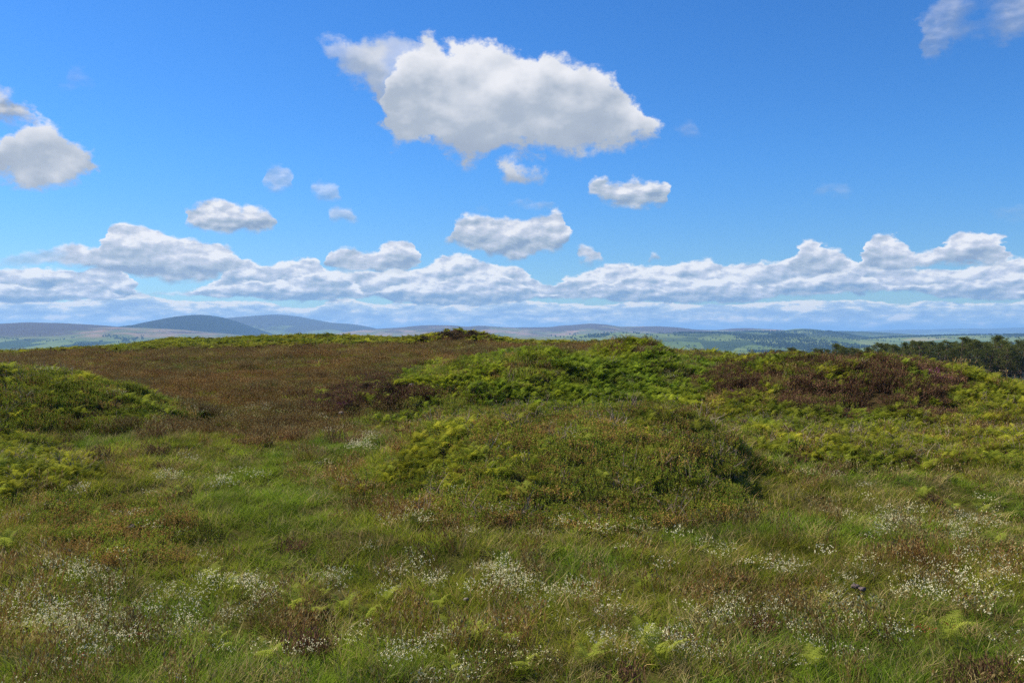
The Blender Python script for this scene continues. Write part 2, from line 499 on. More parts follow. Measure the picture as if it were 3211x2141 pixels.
def colrow(x, y, z=None):
    if z is None:
        z = height(x, y)
    yy = np.maximum(y, 1.0)
    return 512 + F_ * x / yy, HZ - F_ * z / yy


# ------------------------------------------------------------------ materials
MATS = {}


def haze_free(name):
    m = bpy.data.materials.new(name)
    m.use_nodes = True
    return m, NB(m.node_tree)


def leaf_mat(name, c1, c2, trans=0.35, tint=True, noise_scale=3.0, spec=0.07, rough=0.8, tip=None):
    """foliage: colour varies between c1 and c2 by plant and over the plant; light also passes through"""
    m, b = haze_free(name)
    oi = b.n('ShaderNodeObjectInfo')
    geo = b.n('ShaderNodeNewGeometry')
    nz, _ = b.noise(geo.outputs['Position'], noise_scale, 3.0, 0.6)
    f = b.m('ADD', b.m('MULTIPLY', oi.outputs['Random'], 0.5), b.m('MULTIPLY_ADD', nz, 1.6, -0.55), clamp=True)
    colr = b.mix(f, (*c1, 1), (*c2, 1))
    if tip is not None:
        at = b.n('ShaderNodeAttribute', attribute_name='tip', attribute_type='GEOMETRY')
        colr = b.mix(at.outputs['Fac'], colr, (*tip, 1))
    if tint:
        at = b.n('ShaderNodeAttribute', attribute_name='tint', attribute_type='INSTANCER')
        colr = b.mix(1.0, colr, at.outputs['Color'], 'MULTIPLY')
    pb = b.n('ShaderNodeBsdfPrincipled')
    pb.inputs['Roughness'].default_value = rough
    pb.inputs['Specular IOR Level'].default_value = spec
    b.link(colr, pb.inputs['Base Color'])
    tr = b.n('ShaderNodeBsdfTranslucent')
    b.link(colr, tr.inputs['Color'])
    mx = b.n('ShaderNodeMixShader')
    mx.inputs[0].default_value = trans
    b.link(pb.outputs[0], mx.inputs[1]); b.link(tr.outputs[0], mx.inputs[2])
    o = b.n('ShaderNodeOutputMaterial')
    b.link(mx.outputs[0], o.inputs['Surface'])
    MATS[name] = m
    return m


def solid_mat(name, c1, c2, scale=4.0, rough=0.9, bumpk=0.0):
    m, b = haze_free(name)
    geo = b.n('ShaderNodeNewGeometry')
    nz, _ = b.noise(geo.outputs['Position'], scale, 5.0, 0.65)
    colr = b.mix(b.sstep(nz, 0.3, 0.7), (*c1, 1), (*c2, 1))
    pb = b.n('ShaderNodeBsdfPrincipled')
    pb.inputs['Roughness'].default_value = rough
    pb.inputs['Specular IOR Level'].default_value = 0.2
    b.link(colr, pb.inputs['Base Color'])
    if bumpk:
        bp = b.n('ShaderNodeBump')
        bp.inputs['Strength'].default_value = bumpk
        bp.inputs['Distance'].default_value = 0.05
        b.link(nz, bp.inputs['Height'])
        b.link(bp.outputs[0], pb.inputs['Normal'])
    o = b.n('ShaderNodeOutputMaterial')
    b.link(pb.outputs[0], o.inputs['Surface'])
    MATS[name] = m
    return m


M_GRASS = leaf_mat('grass_blade', (0.135, 0.195, 0.018), (0.255, 0.285, 0.030), 0.45, noise_scale=1.2)
M_STRAW = leaf_mat('grass_straw', (0.29, 0.205, 0.075), (0.40, 0.33, 0.14), 0.3, noise_scale=2.0)
M_BROWN = leaf_mat('grass_brown', (0.160, 0.080, 0.026), (0.240, 0.140, 0.044), 0.3, noise_scale=1.5)
M_BRACKEN = leaf_mat('bracken_leaf', (0.110, 0.155, 0.014), (0.370, 0.370, 0.034), 0.45, noise_scale=1.6)
M_BILB = leaf_mat('bilberry_leaf', (0.125, 0.190, 0.018), (0.265, 0.290, 0.030), 0.35, noise_scale=1.3)
M_RUST = leaf_mat('bilberry_rust_leaf', (0.26, 0.145, 0.042), (0.33, 0.22, 0.060), 0.3, noise_scale=2.0)
M_HEATH = leaf_mat('heather_sprig', (0.115, 0.060, 0.034), (0.205, 0.112, 0.056), 0.15, noise_scale=1.5)
M_PURPLE = leaf_mat('heather_bloom', (0.30, 0.06, 0.20), (0.42, 0.11, 0.28), 0.3, noise_scale=3.0)
M_WHITE = leaf_mat('white_petal', (0.68, 0.62, 0.36), (0.86, 0.79, 0.52), 0.3, noise_scale=5.0)
M_YELLOW = leaf_mat('yellow_petal', (0.62, 0.48, 0.02), (0.75, 0.62, 0.05), 0.3, noise_scale=5.0)
M_RED = leaf_mat('sorrel_red', (0.20, 0.035, 0.022), (0.28, 0.06, 0.035), 0.3, noise_scale=5.0)
M_TWIG = leaf_mat('dry_stalk', (0.20, 0.14, 0.10), (0.34, 0.26, 0.19), 0.0, noise_scale=5.0)
M_NEEDLE = leaf_mat('pine_needles', (0.064, 0.082, 0.020), (0.150, 0.160, 0.040), 0.3, tint=False, noise_scale=0.35)
M_BARK = solid_mat('pine_bark', (0.075, 0.050, 0.036), (0.17, 0.11, 0.075), 2.0, bumpk=0.5)
M_DEADWOOD = solid_mat('dead_wood', (0.20, 0.17, 0.14), (0.34, 0.30, 0.26), 3.0)
M_STONE = solid_mat('weathered_stone', (0.16, 0.12, 0.10), (0.34, 0.27, 0.23), 9.0, bumpk=0.6)
M_PINKSTONE = solid_mat('reddish_stone', (0.085, 0.060, 0.052), (0.19, 0.14, 0.125), 11.0, bumpk=0.6)
M_FARLEAF = leaf_mat('far_tree_leaf', (0.020, 0.040, 0.014), (0.045, 0.075, 0.022), 0.2, tint=False, noise_scale=0.01)


def ground_material():
    m, b = haze_free('moor_ground')
    geo = b.n('ShaderNodeNewGeometry')
    pos = geo.outputs['Position']
    x, y, z = b.sep(pos)
    at = b.n('ShaderNodeAttribute', attribute_name='cover', attribute_type='GEOMETRY')
    n1, _ = b.noise(pos, 1.7, 6.0, 0.65)
    n2, _ = b.noise(pos, 14.0, 4.0, 0.7)
    near = b.mix(b.sstep(n1, 0.35, 0.65), (0.030, 0.028, 0.012, 1), (0.060, 0.055, 0.020, 1))
    near = b.mix(b.m('MULTIPLY', b.sstep(n2, 0.5, 0.7), 0.5), near, (0.10, 0.075, 0.04, 1))
    near = b.mix(0.55, near, b.mix(1.0, at.outputs['Color'], (0.75, 0.6, 0.5, 1), 'MULTIPLY'))
    # far farmland: fields by voronoi cells, woods between
    fv = b.comb(b.m('MULTIPLY', x, 0.0036), b.m('MULTIPLY', y, 0.0014), 0.0)
    _, wv = b.noise(fv, 0.8, 3.0, 0.5)
    fv2 = b.vm('ADD', fv, b.vm('MULTIPLY', b.vm('SUBTRACT', wv, (0.5, 0.5, 0.5)), (0.8, 0.8, 0.0)))
    vo = b.n('ShaderNodeTexVoronoi', voronoi_dimensions='2D', feature='F1')
    b.link(fv2, vo.inputs['Vector']); vo.inputs['Scale'].default_value = 1.0
    cr, cg, cb_ = b.sep(vo.outputs['Color'])
    field = b.ramp(cr, [(0.0, (0.085, 0.125, 0.030)), (0.28, (0.120, 0.160, 0.045)), (0.45, (0.070, 0.110, 0.032)),
                        (0.60, (0.150, 0.170, 0.060)), (0.74, (0.20, 0.19, 0.08)), (0.80, (0.05, 0.08, 0.03)),
                        (0.93, (0.32, 0.27, 0.15))], 'CONSTANT')
    ve = b.n('ShaderNodeTexVoronoi', voronoi_dimensions='2D', feature='DISTANCE_TO_EDGE')
    b.link(fv2, ve.inputs['Vector']); ve.inputs['Scale'].default_value = 1.0
    hedge = b.sstep(ve.outputs['Distance'], 0.02, 0.045)
    n3, _ = b.noise(pos, 0.01, 4.0, 0.6)
    field = b.mix(b.m('MULTIPLY', n3, 0.35), field, (0.05, 0.08, 0.025, 1))
    field = b.mix(hedge, (0.026, 0.044, 0.018, 1), field)
    colr = b.mix(b.sstep(y, 160.0, 420.0), near, field)
    pb = b.n('ShaderNodeBsdfPrincipled')
    pb.inputs['Roughness'].default_value = 1.0
    pb.inputs['Specular IOR Level'].default_value = 0.0
    b.link(colr, pb.inputs['Base Color'])
    o = b.n('ShaderNodeOutputMaterial')
    b.link(pb.outputs[0], o.inputs['Surface'])
    return m


# ------------------------------------------------------------------ mesh helpers
def mesh_from(name, V, Fc, mats, mi=None, smooth=False, attrs=None):
    V = np.asarray(V, np.float32)
    me = bpy.data.meshes.new(name)
    Fc = [tuple(f) for f in Fc] if not isinstance(Fc, np.ndarray) else Fc
    if isinstance(Fc, np.ndarray):
        k = Fc.shape[1]
        me.vertices.add(len(V)); me.vertices.foreach_set('co', V.ravel())
        me.loops.add(Fc.size); me.loops.foreach_set('vertex_index', Fc.ravel().astype(np.int32))
        me.polygons.add(len(Fc))
        me.polygons.foreach_set('loop_start', np.arange(0, Fc.size, k, dtype=np.int32))
        me.polygons.foreach_set('loop_total', np.full(len(Fc), k, dtype=np.int32))
    else:
        me.from_pydata(V.tolist(), [], Fc)
    for mt in (mats if isinstance(mats, (list, tuple)) else [mats]):
        me.materials.append(mt)
    if mi is not None:
        me.polygons.foreach_set('material_index', np.asarray(mi, np.int32))
    if smooth:
        me.polygons.foreach_set('use_smooth', np.ones(len(me.polygons), bool))
    for k, v in (attrs or {}).items():
        a = me.attributes.new(k, 'FLOAT_COLOR', 'POINT')
        a.data.foreach_set('color', np.asarray(v, np.float32).ravel())
    me.update(calc_edges=True)
    return me


def link_obj(name, me, parent=None, kind=None, label=None, cat=None, group=None, loc=None):
    o = bpy.data.objects.new(name, me)
    COL.objects.link(o)
    if parent is not None:
        o.parent = parent
    if kind: o['kind'] = kind
    if label: o['label'] = label
    if cat: o['category'] = cat
    if group: o['group'] = group
    if loc is not None: o.location = loc
    return o


# ------------------------------------------------------------------ ground sheet
def build_ground():
    ys = [-25.0]
    while ys[-1] < 45000:
        y = ys[-1]
        ys.append(y + (0.9 if y < 3 else max(0.16, y * (0.0125 if y < 130 else 0.02))))
    ys = np.array(ys)
    aa = np.linspace(-1.25, 1.25, 460)
    A, Y = np.meshgrid(aa, ys)
    X = A * (Y + 18.0)
    Zz = height(X, Y)
    V = np.stack([X, Y, Zz], -1).reshape(-1, 3)
    n, m_ = len(ys), len(aa)
    idx = np.arange(n * m_).reshape(n, m_)
    Fq = np.stack([idx[:-1, :-1], idx[:-1, 1:], idx[1:, 1:], idx[1:, :-1]], -1).reshape(-1, 4)
    x, y = V[:, 0].astype(float), V[:, 1].astype(float)
    cov = zone_tint(x, y, V[:, 2].astype(float))
    me = mesh_from('ground', V, Fq, ground_material(), smooth=True, attrs={'cover': cov})
    link_obj('ground', me, kind='structure')


# ------------------------------------------------------------------ what grows where
def in_poly(cx, cy_, poly):
    inside = np.zeros(len(cx), bool)
    n = len(poly)
    for i in range(n):
        x1, y1 = poly[i]; x2, y2 = poly[(i + 1) % n]
        if y1 == y2: continue
        cond = ((y1 > cy_) != (y2 > cy_)) & (cx < (x2 - x1) * (cy_ - y1) / (y2 - y1) + x1)
        inside ^= cond
    return inside


ZP = {
    'bank': [(392, 398), (400, 380), (430, 364), (470, 352), (560, 352), (600, 340), (645, 334), (690, 352), (705, 370),
             (728, 398), (700, 412), (600, 414), (500, 404)],
    'leftmound': [(-200, 365), (0, 366), (60, 368), (110, 375), (140, 392), (190, 416), (120, 430), (60, 434), (-200, 440)],
    'leftlow': [(-200, 444), (0, 442), (55, 448), (84, 478), (60, 500), (0, 504), (-200, 500)],
    'front': [(360, 500), (395, 470), (420, 440), (470, 418), (540, 408), (620, 408), (690, 430), (730, 470), (752, 512),
              (700, 528), (560, 532), (430, 525)],
    'right': [(728, 350), (900, 350), (1000, 368), (1300, 374), (1300, 478), (1024, 474), (900, 468), (800, 460), (735, 440),
              (700, 410), (735, 385)],
    'heath1': [(690, 392), (700, 378), (735, 362), (752, 366), (765, 392), (742, 404), (715, 402)],
    'heath2': [(772, 402), (800, 392), (830, 386), (850, 374), (880, 364), (930, 364), (958, 380), (950, 398), (965, 416),
               (920, 420), (880, 408), (850, 420), (800, 416)],
    'heath3': [(735, 352), (800, 351), (900, 354), (930, 362), (880, 368), (800, 364), (750, 362)],
    'bush': [(308, 404), (330, 396), (355, 380), (375, 374), (400, 384), (445, 392), (440, 400), (400, 402), (370, 412), (320, 416)],
    'farheath': [(415, 340), (430, 326), (500, 326), (530, 334), (560, 338), (620, 340), (600, 342), (560, 342), (500, 341), (470, 340)],
    'saddle': [(655, 338), (740, 346), (740, 364), (690, 362), (660, 352)],
    'ditch': [(652, 372), (668, 362), (700, 372), (735, 400), (720, 412), (700, 398), (676, 384)],
    'brownpatch': [(228, 432), (240, 424), (300, 424), (360, 412), (330, 430), (300, 446), (240, 444)],
    'strip': [(400, 404), (560, 402), (720, 404), (730, 416), (720, 450), (640, 424), (540, 412), (470, 424), (410, 440), (330, 432), (370, 414)],
    'rustleft': [(40, 505), (140, 512), (200, 536), (170, 560), (90, 565), (30, 545)],
}


def zones(x, y, z):
    c0, r0 = colrow(x, y, z)
    # soft, ragged limits
    j = np.clip(y, 12, 90)
    amp = 26.0 * 30.0 / (j + 10)
    c_ = c0 + (fbm(x / 1.6, y / 1.6, 71, 3) - 0.5) * 2.2 * amp
    r_ = r0 + (fbm(x / 1.6 + 40, y / 1.6, 83, 3) - 0.5) * 0.8 * amp
    g = {k: in_poly(c_, r_, p) for k, p in ZP.items()}
    g['leftmound'] &= y < 46
    g['farheath'] &= y > 70
    g['farbank'] = (y > 90) & (c_ < 470) & (c_ > 110) | (y > 90) & (c_ >= 470) & (c_ < 600) | (y > 78) & (c_ >= 600) & (c_ < 660)
    g['farbank'] |= (y > 96) & (c_ <= 110)
    for k in ('bank', 'right', 'heath1', 'heath2', 'heath3', 'ditch'):
        g[k] &= y < 62
    g['bank'] |= (c_ > 520) & (c_ < 690) & (y > 40) & (y < 62)
    g['moor'] = (y > 26) & (r_ < 436) & (c_ < 520) & (y < 130) | (y > 60) & (c_ < 650)
    return g, c0, r0


def weights(x, y, z):
    """relative cover of each plant at points"""
    g, c0, r0 = zones(x, y, z)
    n = len(x)
    one = np.ones(n)
    P1 = fbm(x / 1.1, y / 1.1, 101, 4); P2 = fbm(x / 3.2, y / 3.2, 203, 3); P3 = fbm(x / 0.6, y / 0.6, 307, 3)
    PX = fbm(x / 5.0, y / 2.5, 411, 3)
    S = lambda v, a, b: np.clip((v - a) / (b - a), 0, 1)
    w = dict(green=one.copy(), brown=0.04 + 0.22 * S(P2, 0.54, 0.68), bracken=np.zeros(n), bilb=np.zeros(n), rust=np.zeros(n),
             heath=0.06 * S(P1, 0.62, 0.7), purple=np.zeros(n), straw=0.09 + 0.28 * S(P1, 0.45, 0.7))
    def setz(mask, **kw):
        for k in w:
            v = kw.get(k, 0.0)
            w[k] = np.where(mask, v, w[k])
    lawn = np.exp(-(((c0 - 268 + (P2 - 0.5) * 160) / 105) ** 2 + ((r0 - 508 + (P1 - 0.5) * 90) / 72) ** 2) ** 1.5)
    for k in w: w[k] = w[k] * (1 - lawn) if k != 'green' else w[k]
    setz(g['moor'], green=0.62 + 0.5 * S(PX, 0.5, 0.7), brown=1.3 + 0.6 * S(PX, 0.6, 0.4), straw=0.10, heath=0.45 * S(P1, 0.60, 0.70))
    setz(g['brownpatch'], green=0.1, brown=1.3, heath=0.3, straw=0.4)
    setz(g['strip'], green=0.45, brown=0.45 * S(P1, 0.40, 0.6) + 0.1, straw=0.35, bilb=0.35, bracken=0.45 * S(P3, 0.5, 0.6))
    setz(g['farbank'], green=0.35, brown=0.25, bracken=1.0, heath=1.1 * S(P1, 0.54, 0.60))
    setz(g['farheath'], heath=1.5, bracken=0.15)
    setz(g['saddle'], heath=0.8 * S(P2, 0.4, 0.55), bracken=0.4, brown=0.5, green=0.2)
    setz(g['front'], bilb=1.1, rust=0.16 * S(P2, 0.40, 0.65), bracken=0.45 * S(P1, 0.54, 0.64), green=0.05, straw=0.02)
    topf = g['front'] & (r0 < 455) & (c0 > 440)
    setz(topf, bilb=0.85, rust=0.28, brown=0.02 * S(P1, 0.4, 0.6), bracken=0.10 * S(P3, 0.6, 0.7))
    lowf = g['front'] & (r0 > 505)
    setz(lowf, bilb=1.0, rust=0.28, brown=0.09, straw=0.05, green=0.10)
    lf = g['front'] & (c0 < 470) & (r0 < 490) & (r0 > 428)
    setz(lf, bilb=0.5, bracken=0.9)
    setz(g['bank'], bracken=1.25, bilb=0.25 + 0.8 * S(P2, 0.5, 0.62), brown=0.05)
    bk2 = g['bank'] & (c0 > 420) & (c0 < 560) & (r0 < 385)
    setz(bk2, bracken=0.35 + 0.8 * S(P1, 0.5, 0.6), bilb=1.0, rust=0.25, brown=0.1)
    crest = g['bank'] & (c0 > 555) & (r0 < 360)
    setz(crest, brown=0.75 * S(P1, 0.40, 0.6), straw=0.25, bracken=0.8, green=0.2, heath=0.25)
    setz(g['leftmound'], bilb=1.1, bracken=0.32 * S(P1, 0.52, 0.62), rust=0.16, heath=0.3 * S(P1, 0.66, 0.7))
    setz(g['leftlow'], bracken=0.8, bilb=0.4, green=0.4, straw=0.2)
    setz(g['right'], bracken=0.35 + 0.7 * S(P1, 0.42, 0.56), bilb=0.75 * S(P1, 0.58, 0.46), green=0.35, heath=0.55 * S(P1, 0.62, 0.7), brown=0.12)
    up = g['right'] & (r0 < 392) & (c0 < 980)
    setz(up, bracken=1.1 * S(P1, 0.47, 0.54), heath=1.0 * S(P1, 0.56, 0.49), bilb=0.1, brown=0.1)
    for k in ('heath1', 'heath2', 'heath3'):
        setz(g[k], heath=1.35, bracken=0.5 * S(P3, 0.60, 0.70), bilb=0.12)
    setz(g['ditch'], green=0.8, straw=0.3, brown=0.25, bracken=0.15)
    setz(g['bush'], heath=1.5, bracken=0.2 * S(P3, 0.55, 0.65))
    setz(g['rustleft'], rust=0.42, bilb=0.6, green=0.35, straw=0.2)
    # blooms
    for (pc, pr, rc, rr) in PURPLE:
        d = ((c0 - pc) / rc) ** 2 + ((r0 - pr) / rr) ** 2
        hit = (d < 1) & (y < 70)
        w['purple'] = np.where(hit, 0.20, w['purple']); w['heath'] = np.where(hit, np.maximum(w['heath'], 0.5), w['heath'])
    return w, g, c0, r0


PURPLE = [(942, 382, 16, 5), (905, 360, 12, 4), (935, 376, 10, 4), (735, 401, 12, 5), (960, 411, 4, 3), (337, 408, 8, 4),
          (776, 359, 4, 2), (480, 340.5, 4, 2), (806, 396, 4, 3)]

TONE = dict(green=(0.085, 0.115, 0.022), brown=(0.085, 0.052, 0.024), bracken=(0.075, 0.115, 0.016), bilb=(0.055, 0.080, 0.014),
            rust=(0.13, 0.075, 0.022), heath=(0.058, 0.034, 0.022), purple=(0.12, 0.03, 0.08), straw=(0.14, 0.11, 0.055))


def zone_tint(x, y, z):
    out = np.zeros((len(x), 4)); out[:, 3] = 1
    near = (y < 150)
    w, g, _, _ = weights(x[near], y[near], z[near])
    tot = sum(w.values()) + 1e-6
    c_ = sum(w[k][:, None] * np.array(TONE[k])[None] for k in w) / tot[:, None]
    out[near, :3] = c_ * (0.6 + 0.8 * fbm(x[near] / 0.35, y[near] / 0.35, 5, 3))[:, None]
    out[~near, :3] = (0.06, 0.08, 0.02)
    return out


build_ground()


# ------------------------------------------------------------------ plant prototypes (kept out of the scene, placed by geometry nodes)
R_ = random.Random(3)


class MB:
    def __init__(self):
        self.V = []; self.F = []; self.MI = []

    def blade(self, p, d, L, w, bend=0.3, mi=0, segs=2, up=None):
        """tapering strip from p along d, bending over"""
        p = Vector(p); d = Vector(d).normalized()
        side = d.cross(Vector((R_.uniform(-1, 1), R_.uniform(-1, 1), 0.15))).normalized()
        n0 = len(self.V)
        hd = Vector((d.x, d.y, 0))
        if hd.length < 1e-3: hd = Vector((R_.uniform(-1, 1), R_.uniform(-1, 1), 0))
        hd.normalize()
        for i in range(segs + 1):
            t = i / segs
            q = p + d * (L * t) + hd * (bend * L * t * t) - Vector((0, 0, 1)) * (bend * L * 0.45 * t * t)
            if i < segs:
                ww = w * (1 - 0.55 * t) * 0.5
                self.V += [q - side * ww, q + side * ww]
            else:
                self.V.append(q)
        for i in range(segs - 1):
            a = n0 + 2 * i
            self.F.append((a, a + 1, a + 3, a + 2)); self.MI.append(mi)
        a = n0 + 2 * (segs - 1)
        self.F.append((a, a + 1, a + 2)); self.MI.append(mi)
        return self.V[-1]

    def leaf(self, p, d, n, L, w, mi=0):
        p = Vector(p); d = Vector(d).normalized()
        s = d.cross(Vector(n))
        if s.length < 1e-4: s = Vector((1, 0, 0))
        s.normalize()
        a = len(self.V)
        self.V += [p, p + d * L * 0.5 + s * w * 0.5, p + d * L, p + d * L * 0.5 - s * w * 0.5]
        self.F.append((a, a + 1, a + 2, a + 3)); self.MI.append(mi)

    def tri(self, a, b, c_, mi=0):
        n = len(self.V); self.V += [Vector(a), Vector(b), Vector(c_)]
        self.F.append((n, n + 1, n + 2)); self.MI.append(mi)

    def tube(self, pts, rads, k=6, mi=0):
        base = len(self.V)
        pts = [Vector(p) for p in pts]
        for i, p in enumerate(pts):
            d = (pts[min(i + 1, len(pts) - 1)] - pts[max(i - 1, 0)]).normalized()
            u = d.cross(Vector((0.3, 0.9, 0.2))).normalized(); v = d.cross(u)
            for j in range(k):
                a = 2 * math.pi * j / k
                self.V.append(p + (u * math.cos(a) + v * math.sin(a)) * rads[i])
        for i in range(len(pts) - 1):
            for j in range(k):
                a = base + i * k + j; b = base + i * k + (j + 1) % k
                self.F.append((a, b, b + k, a + k)); self.MI.append(mi)

    def mesh(self, name, mats, smooth=False):
        me = bpy.data.meshes.new(name)
        me.from_pydata([tuple(v) for v in self.V], [], self.F)
        for m in mats: me.materials.append(m)
        me.polygons.foreach_set('material_index', np.array(self.MI, np.int32))
        if smooth: me.polygons.foreach_set('use_smooth', np.ones(len(self.F), bool))
        me.update()
        return me


def rdir(tilt):
    a = R_.uniform(0, 2 * math.pi); t = R_.uniform(0, tilt)
    return Vector((math.cos(a) * math.sin(t), math.sin(a) * math.sin(t), math.cos(t)))


def disk(r):
    a = R_.uniform(0, 2 * math.pi); q = r * math.sqrt(R_.random())
    return Vector((q * math.cos(a), q * math.sin(a), 0))


WIND = Vector((0.35, 0.1, 0))


def p_grass(straw=0.10, n=50, h=(0.12, 0.28)):
    b = MB()
    for i in range(n):
        p = disk(0.17); d = rdir(0.5) + WIND * R_.uniform(0, 0.8)
        b.blade(p - Vector((0, 0, 0.03)), d, R_.uniform(*h), R_.uniform(0.006, 0.011), R_.uniform(0.15, 0.6), 1 if R_.random() < straw else 0, 2)
    return b.mesh('grass_tuft', [M_GRASS, M_STRAW])


def p_brown():
    b = MB()
    for i in range(16):
        b.blade(disk(0.17), rdir(0.5) + WIND * 0.4, R_.uniform(0.12, 0.26), 0.010, 0.4, 2, 2)
    for i in range(34):
        p = disk(0.18); d = (rdir(0.28) + WIND * R_.uniform(0.1, 0.7)).normalized(); L = R_.uniform(0.22, 0.44)
        t = b.blade(p, d, L, 0.006, 0.15, 0, 2)
        for k in range(3):
            b.leaf(t - d * 0.03 * k, rdir(0.6), rdir(1.5), 0.045, 0.014, 1 if R_.random() < 0.45 else 0)
    return b.mesh('seed_grass_tuft', [M_BROWN, M_STRAW, M_GRASS])


def frond(b, base, ang, L, rise, fine, mi=0, lean=0.0):
    """one bracken frond: an arching stalk with pairs of side leaflets, each cut into small teeth"""
    dh = Vector((math.cos(ang), math.sin(ang), 0)); side = Vector((-dh.y, dh.x, 0))
    pts = []
    for i in range(13):
        t = i / 12
        pts.append(base + dh * (L * (0.18 * t + 0.62 * t * t)) + Vector((0, 0, rise * (1.55 * t - 0.75 * t * t))) + WIND * (lean * t * t * L))
    b.tube([pts[0], pts[4], pts[8], pts[12]], [0.006, 0.005, 0.003, 0.001], 3, mi)
    for i in range(3, 13):
        t = (i - 3) / 9.0
        pl = L * 0.40 * (1 - t) ** 0.75 * (0.75 + 0.25 * min(1, t * 5)) + 0.02
        ax = (pts[i] - pts[i - 1]).normalized()
        for s in (-1, 1):
            d = (side * s * 0.92 + ax * 0.45 + Vector((0, 0, R_.uniform(-0.25, 0.15)))).normalized()
            nrm = d.cross(ax).normalized()
            if fine:
                m = 6
                for k in range(m):
                    u = (k + 0.3) / m
                    q = pts[i] + d * (pl * u) - Vector((0, 0, 0.25 * pl * u * u))
                    wl = pl * 0.26 * (1 - u * 0.8)
                    for s2 in (-1, 1):
                        b.leaf(q, (ax * s2 + d * 0.5).normalized(), nrm, wl, wl * 0.42 + 0.006, mi)
            else:
                q = pts[i]
                b.leaf(q, d - Vector((0, 0, 0.15)), nrm, pl, pl * 0.34 + 0.012, mi)


def p_bracken(fine, n=5, L=0.5):
    b = MB()
    a0 = R_.uniform(0, 6.28)
    for i in range(n):
        frond(b, disk(0.07), a0 + 6.28 * i / n + R_.uniform(-0.5, 0.5), L * R_.uniform(0.75, 1.15), R_.uniform(0.30, 0.46), fine, 0, 0.3)
    return b.mesh('bracken_plant', [M_BRACKEN])


def p_bilb(mats, n=34, h=(0.12, 0.27)):
    b = MB()
    for i in range(n):
        p = disk(0.19); d = rdir(0.45); L = R_.uniform(*h)
        b.blade(p, d, L, 0.005, 0.1, 1, 1)
        for k in range(11):
            t = 0.25 + 0.8 * k / 11
            b.leaf(p + d * L * t, rdir(1.5), rdir(1.2), R_.uniform(0.022, 0.036), R_.uniform(0.013, 0.020), 0 if R_.random() < 0.85 else 2)
    return b.mesh('bilberry_plant', mats)


def p_heath(purple=False):
    b = MB()
    for i in range(62):
        p = disk(0.20); d = rdir(0.6); L = R_.uniform(0.16, 0.32)
        b.blade(p, d, L, 0.012, 0.12, 0, 2)
        for k in range(4):
            t = R_.uniform(0.4, 1.0)
            b.blade(p + d * L * t, (d + rdir(1.3)).normalized(), 0.055, 0.012, 0.1, 1 if purple and R_.random() < 0.75 else (2 if R_.random() < 0.12 else 0), 1)
    return b.mesh('heather_plant', [M_HEATH, M_PURPLE, M_BILB])


def p_flower(mat, n=24, size=0.015, h=(0.14, 0.30), heads=4, r=0.2):
    b = MB()
    for i in range(n):
        p = disk(r); d = rdir(0.3); L = R_.uniform(*h)
        t = b.blade(p, d, L, 0.004, 0.1, 1, 1)
        for k in range(R_.randint(1, heads)):
            q = Vector(t) + disk(0.018) + Vector((0, 0, R_.uniform(-0.02, 0.012)))
            dd = rdir(1.3)
            b.leaf(q, dd, Vector((0.2, -0.5, 0.8)), size * R_.uniform(0.7, 1.3), size * R_.uniform(0.7, 1.1), 0)
    return b.mesh('flower_plant', [mat, M_GRASS])


def p_stalk():
    b = MB()
    for i in range(7):
        p = disk(0.2) + Vector((0, 0, R_.uniform(0.02, 0.2))); d = (rdir(1.4) + Vector((0, 0, 0.25))).normalized(); L = R_.uniform(0.25, 0.6)
        k = Vector((R_.uniform(-.2, .2), R_.uniform(-.2, .2), R_.uniform(-.2, 0)))
        b.tube([p, p + d * L * 0.5, p + d * L + k * L], [0.006, 0.005, 0.002], 3, 0)
        for j in range(5):
            b.leaf(p + d * L * R_.random(), rdir(1.5), rdir(1.5), 0.07, 0.012, 0)
    return b.mesh('dry_stalks', [M_TWIG])


def proto_coll(name, meshes):
    c_ = bpy.data.collections.new(name)
    for i, me in enumerate(meshes):
        o = bpy.data.objects.new('%s_form_%02d' % (name, i), me)
        c_.objects.link(o)
    return c_


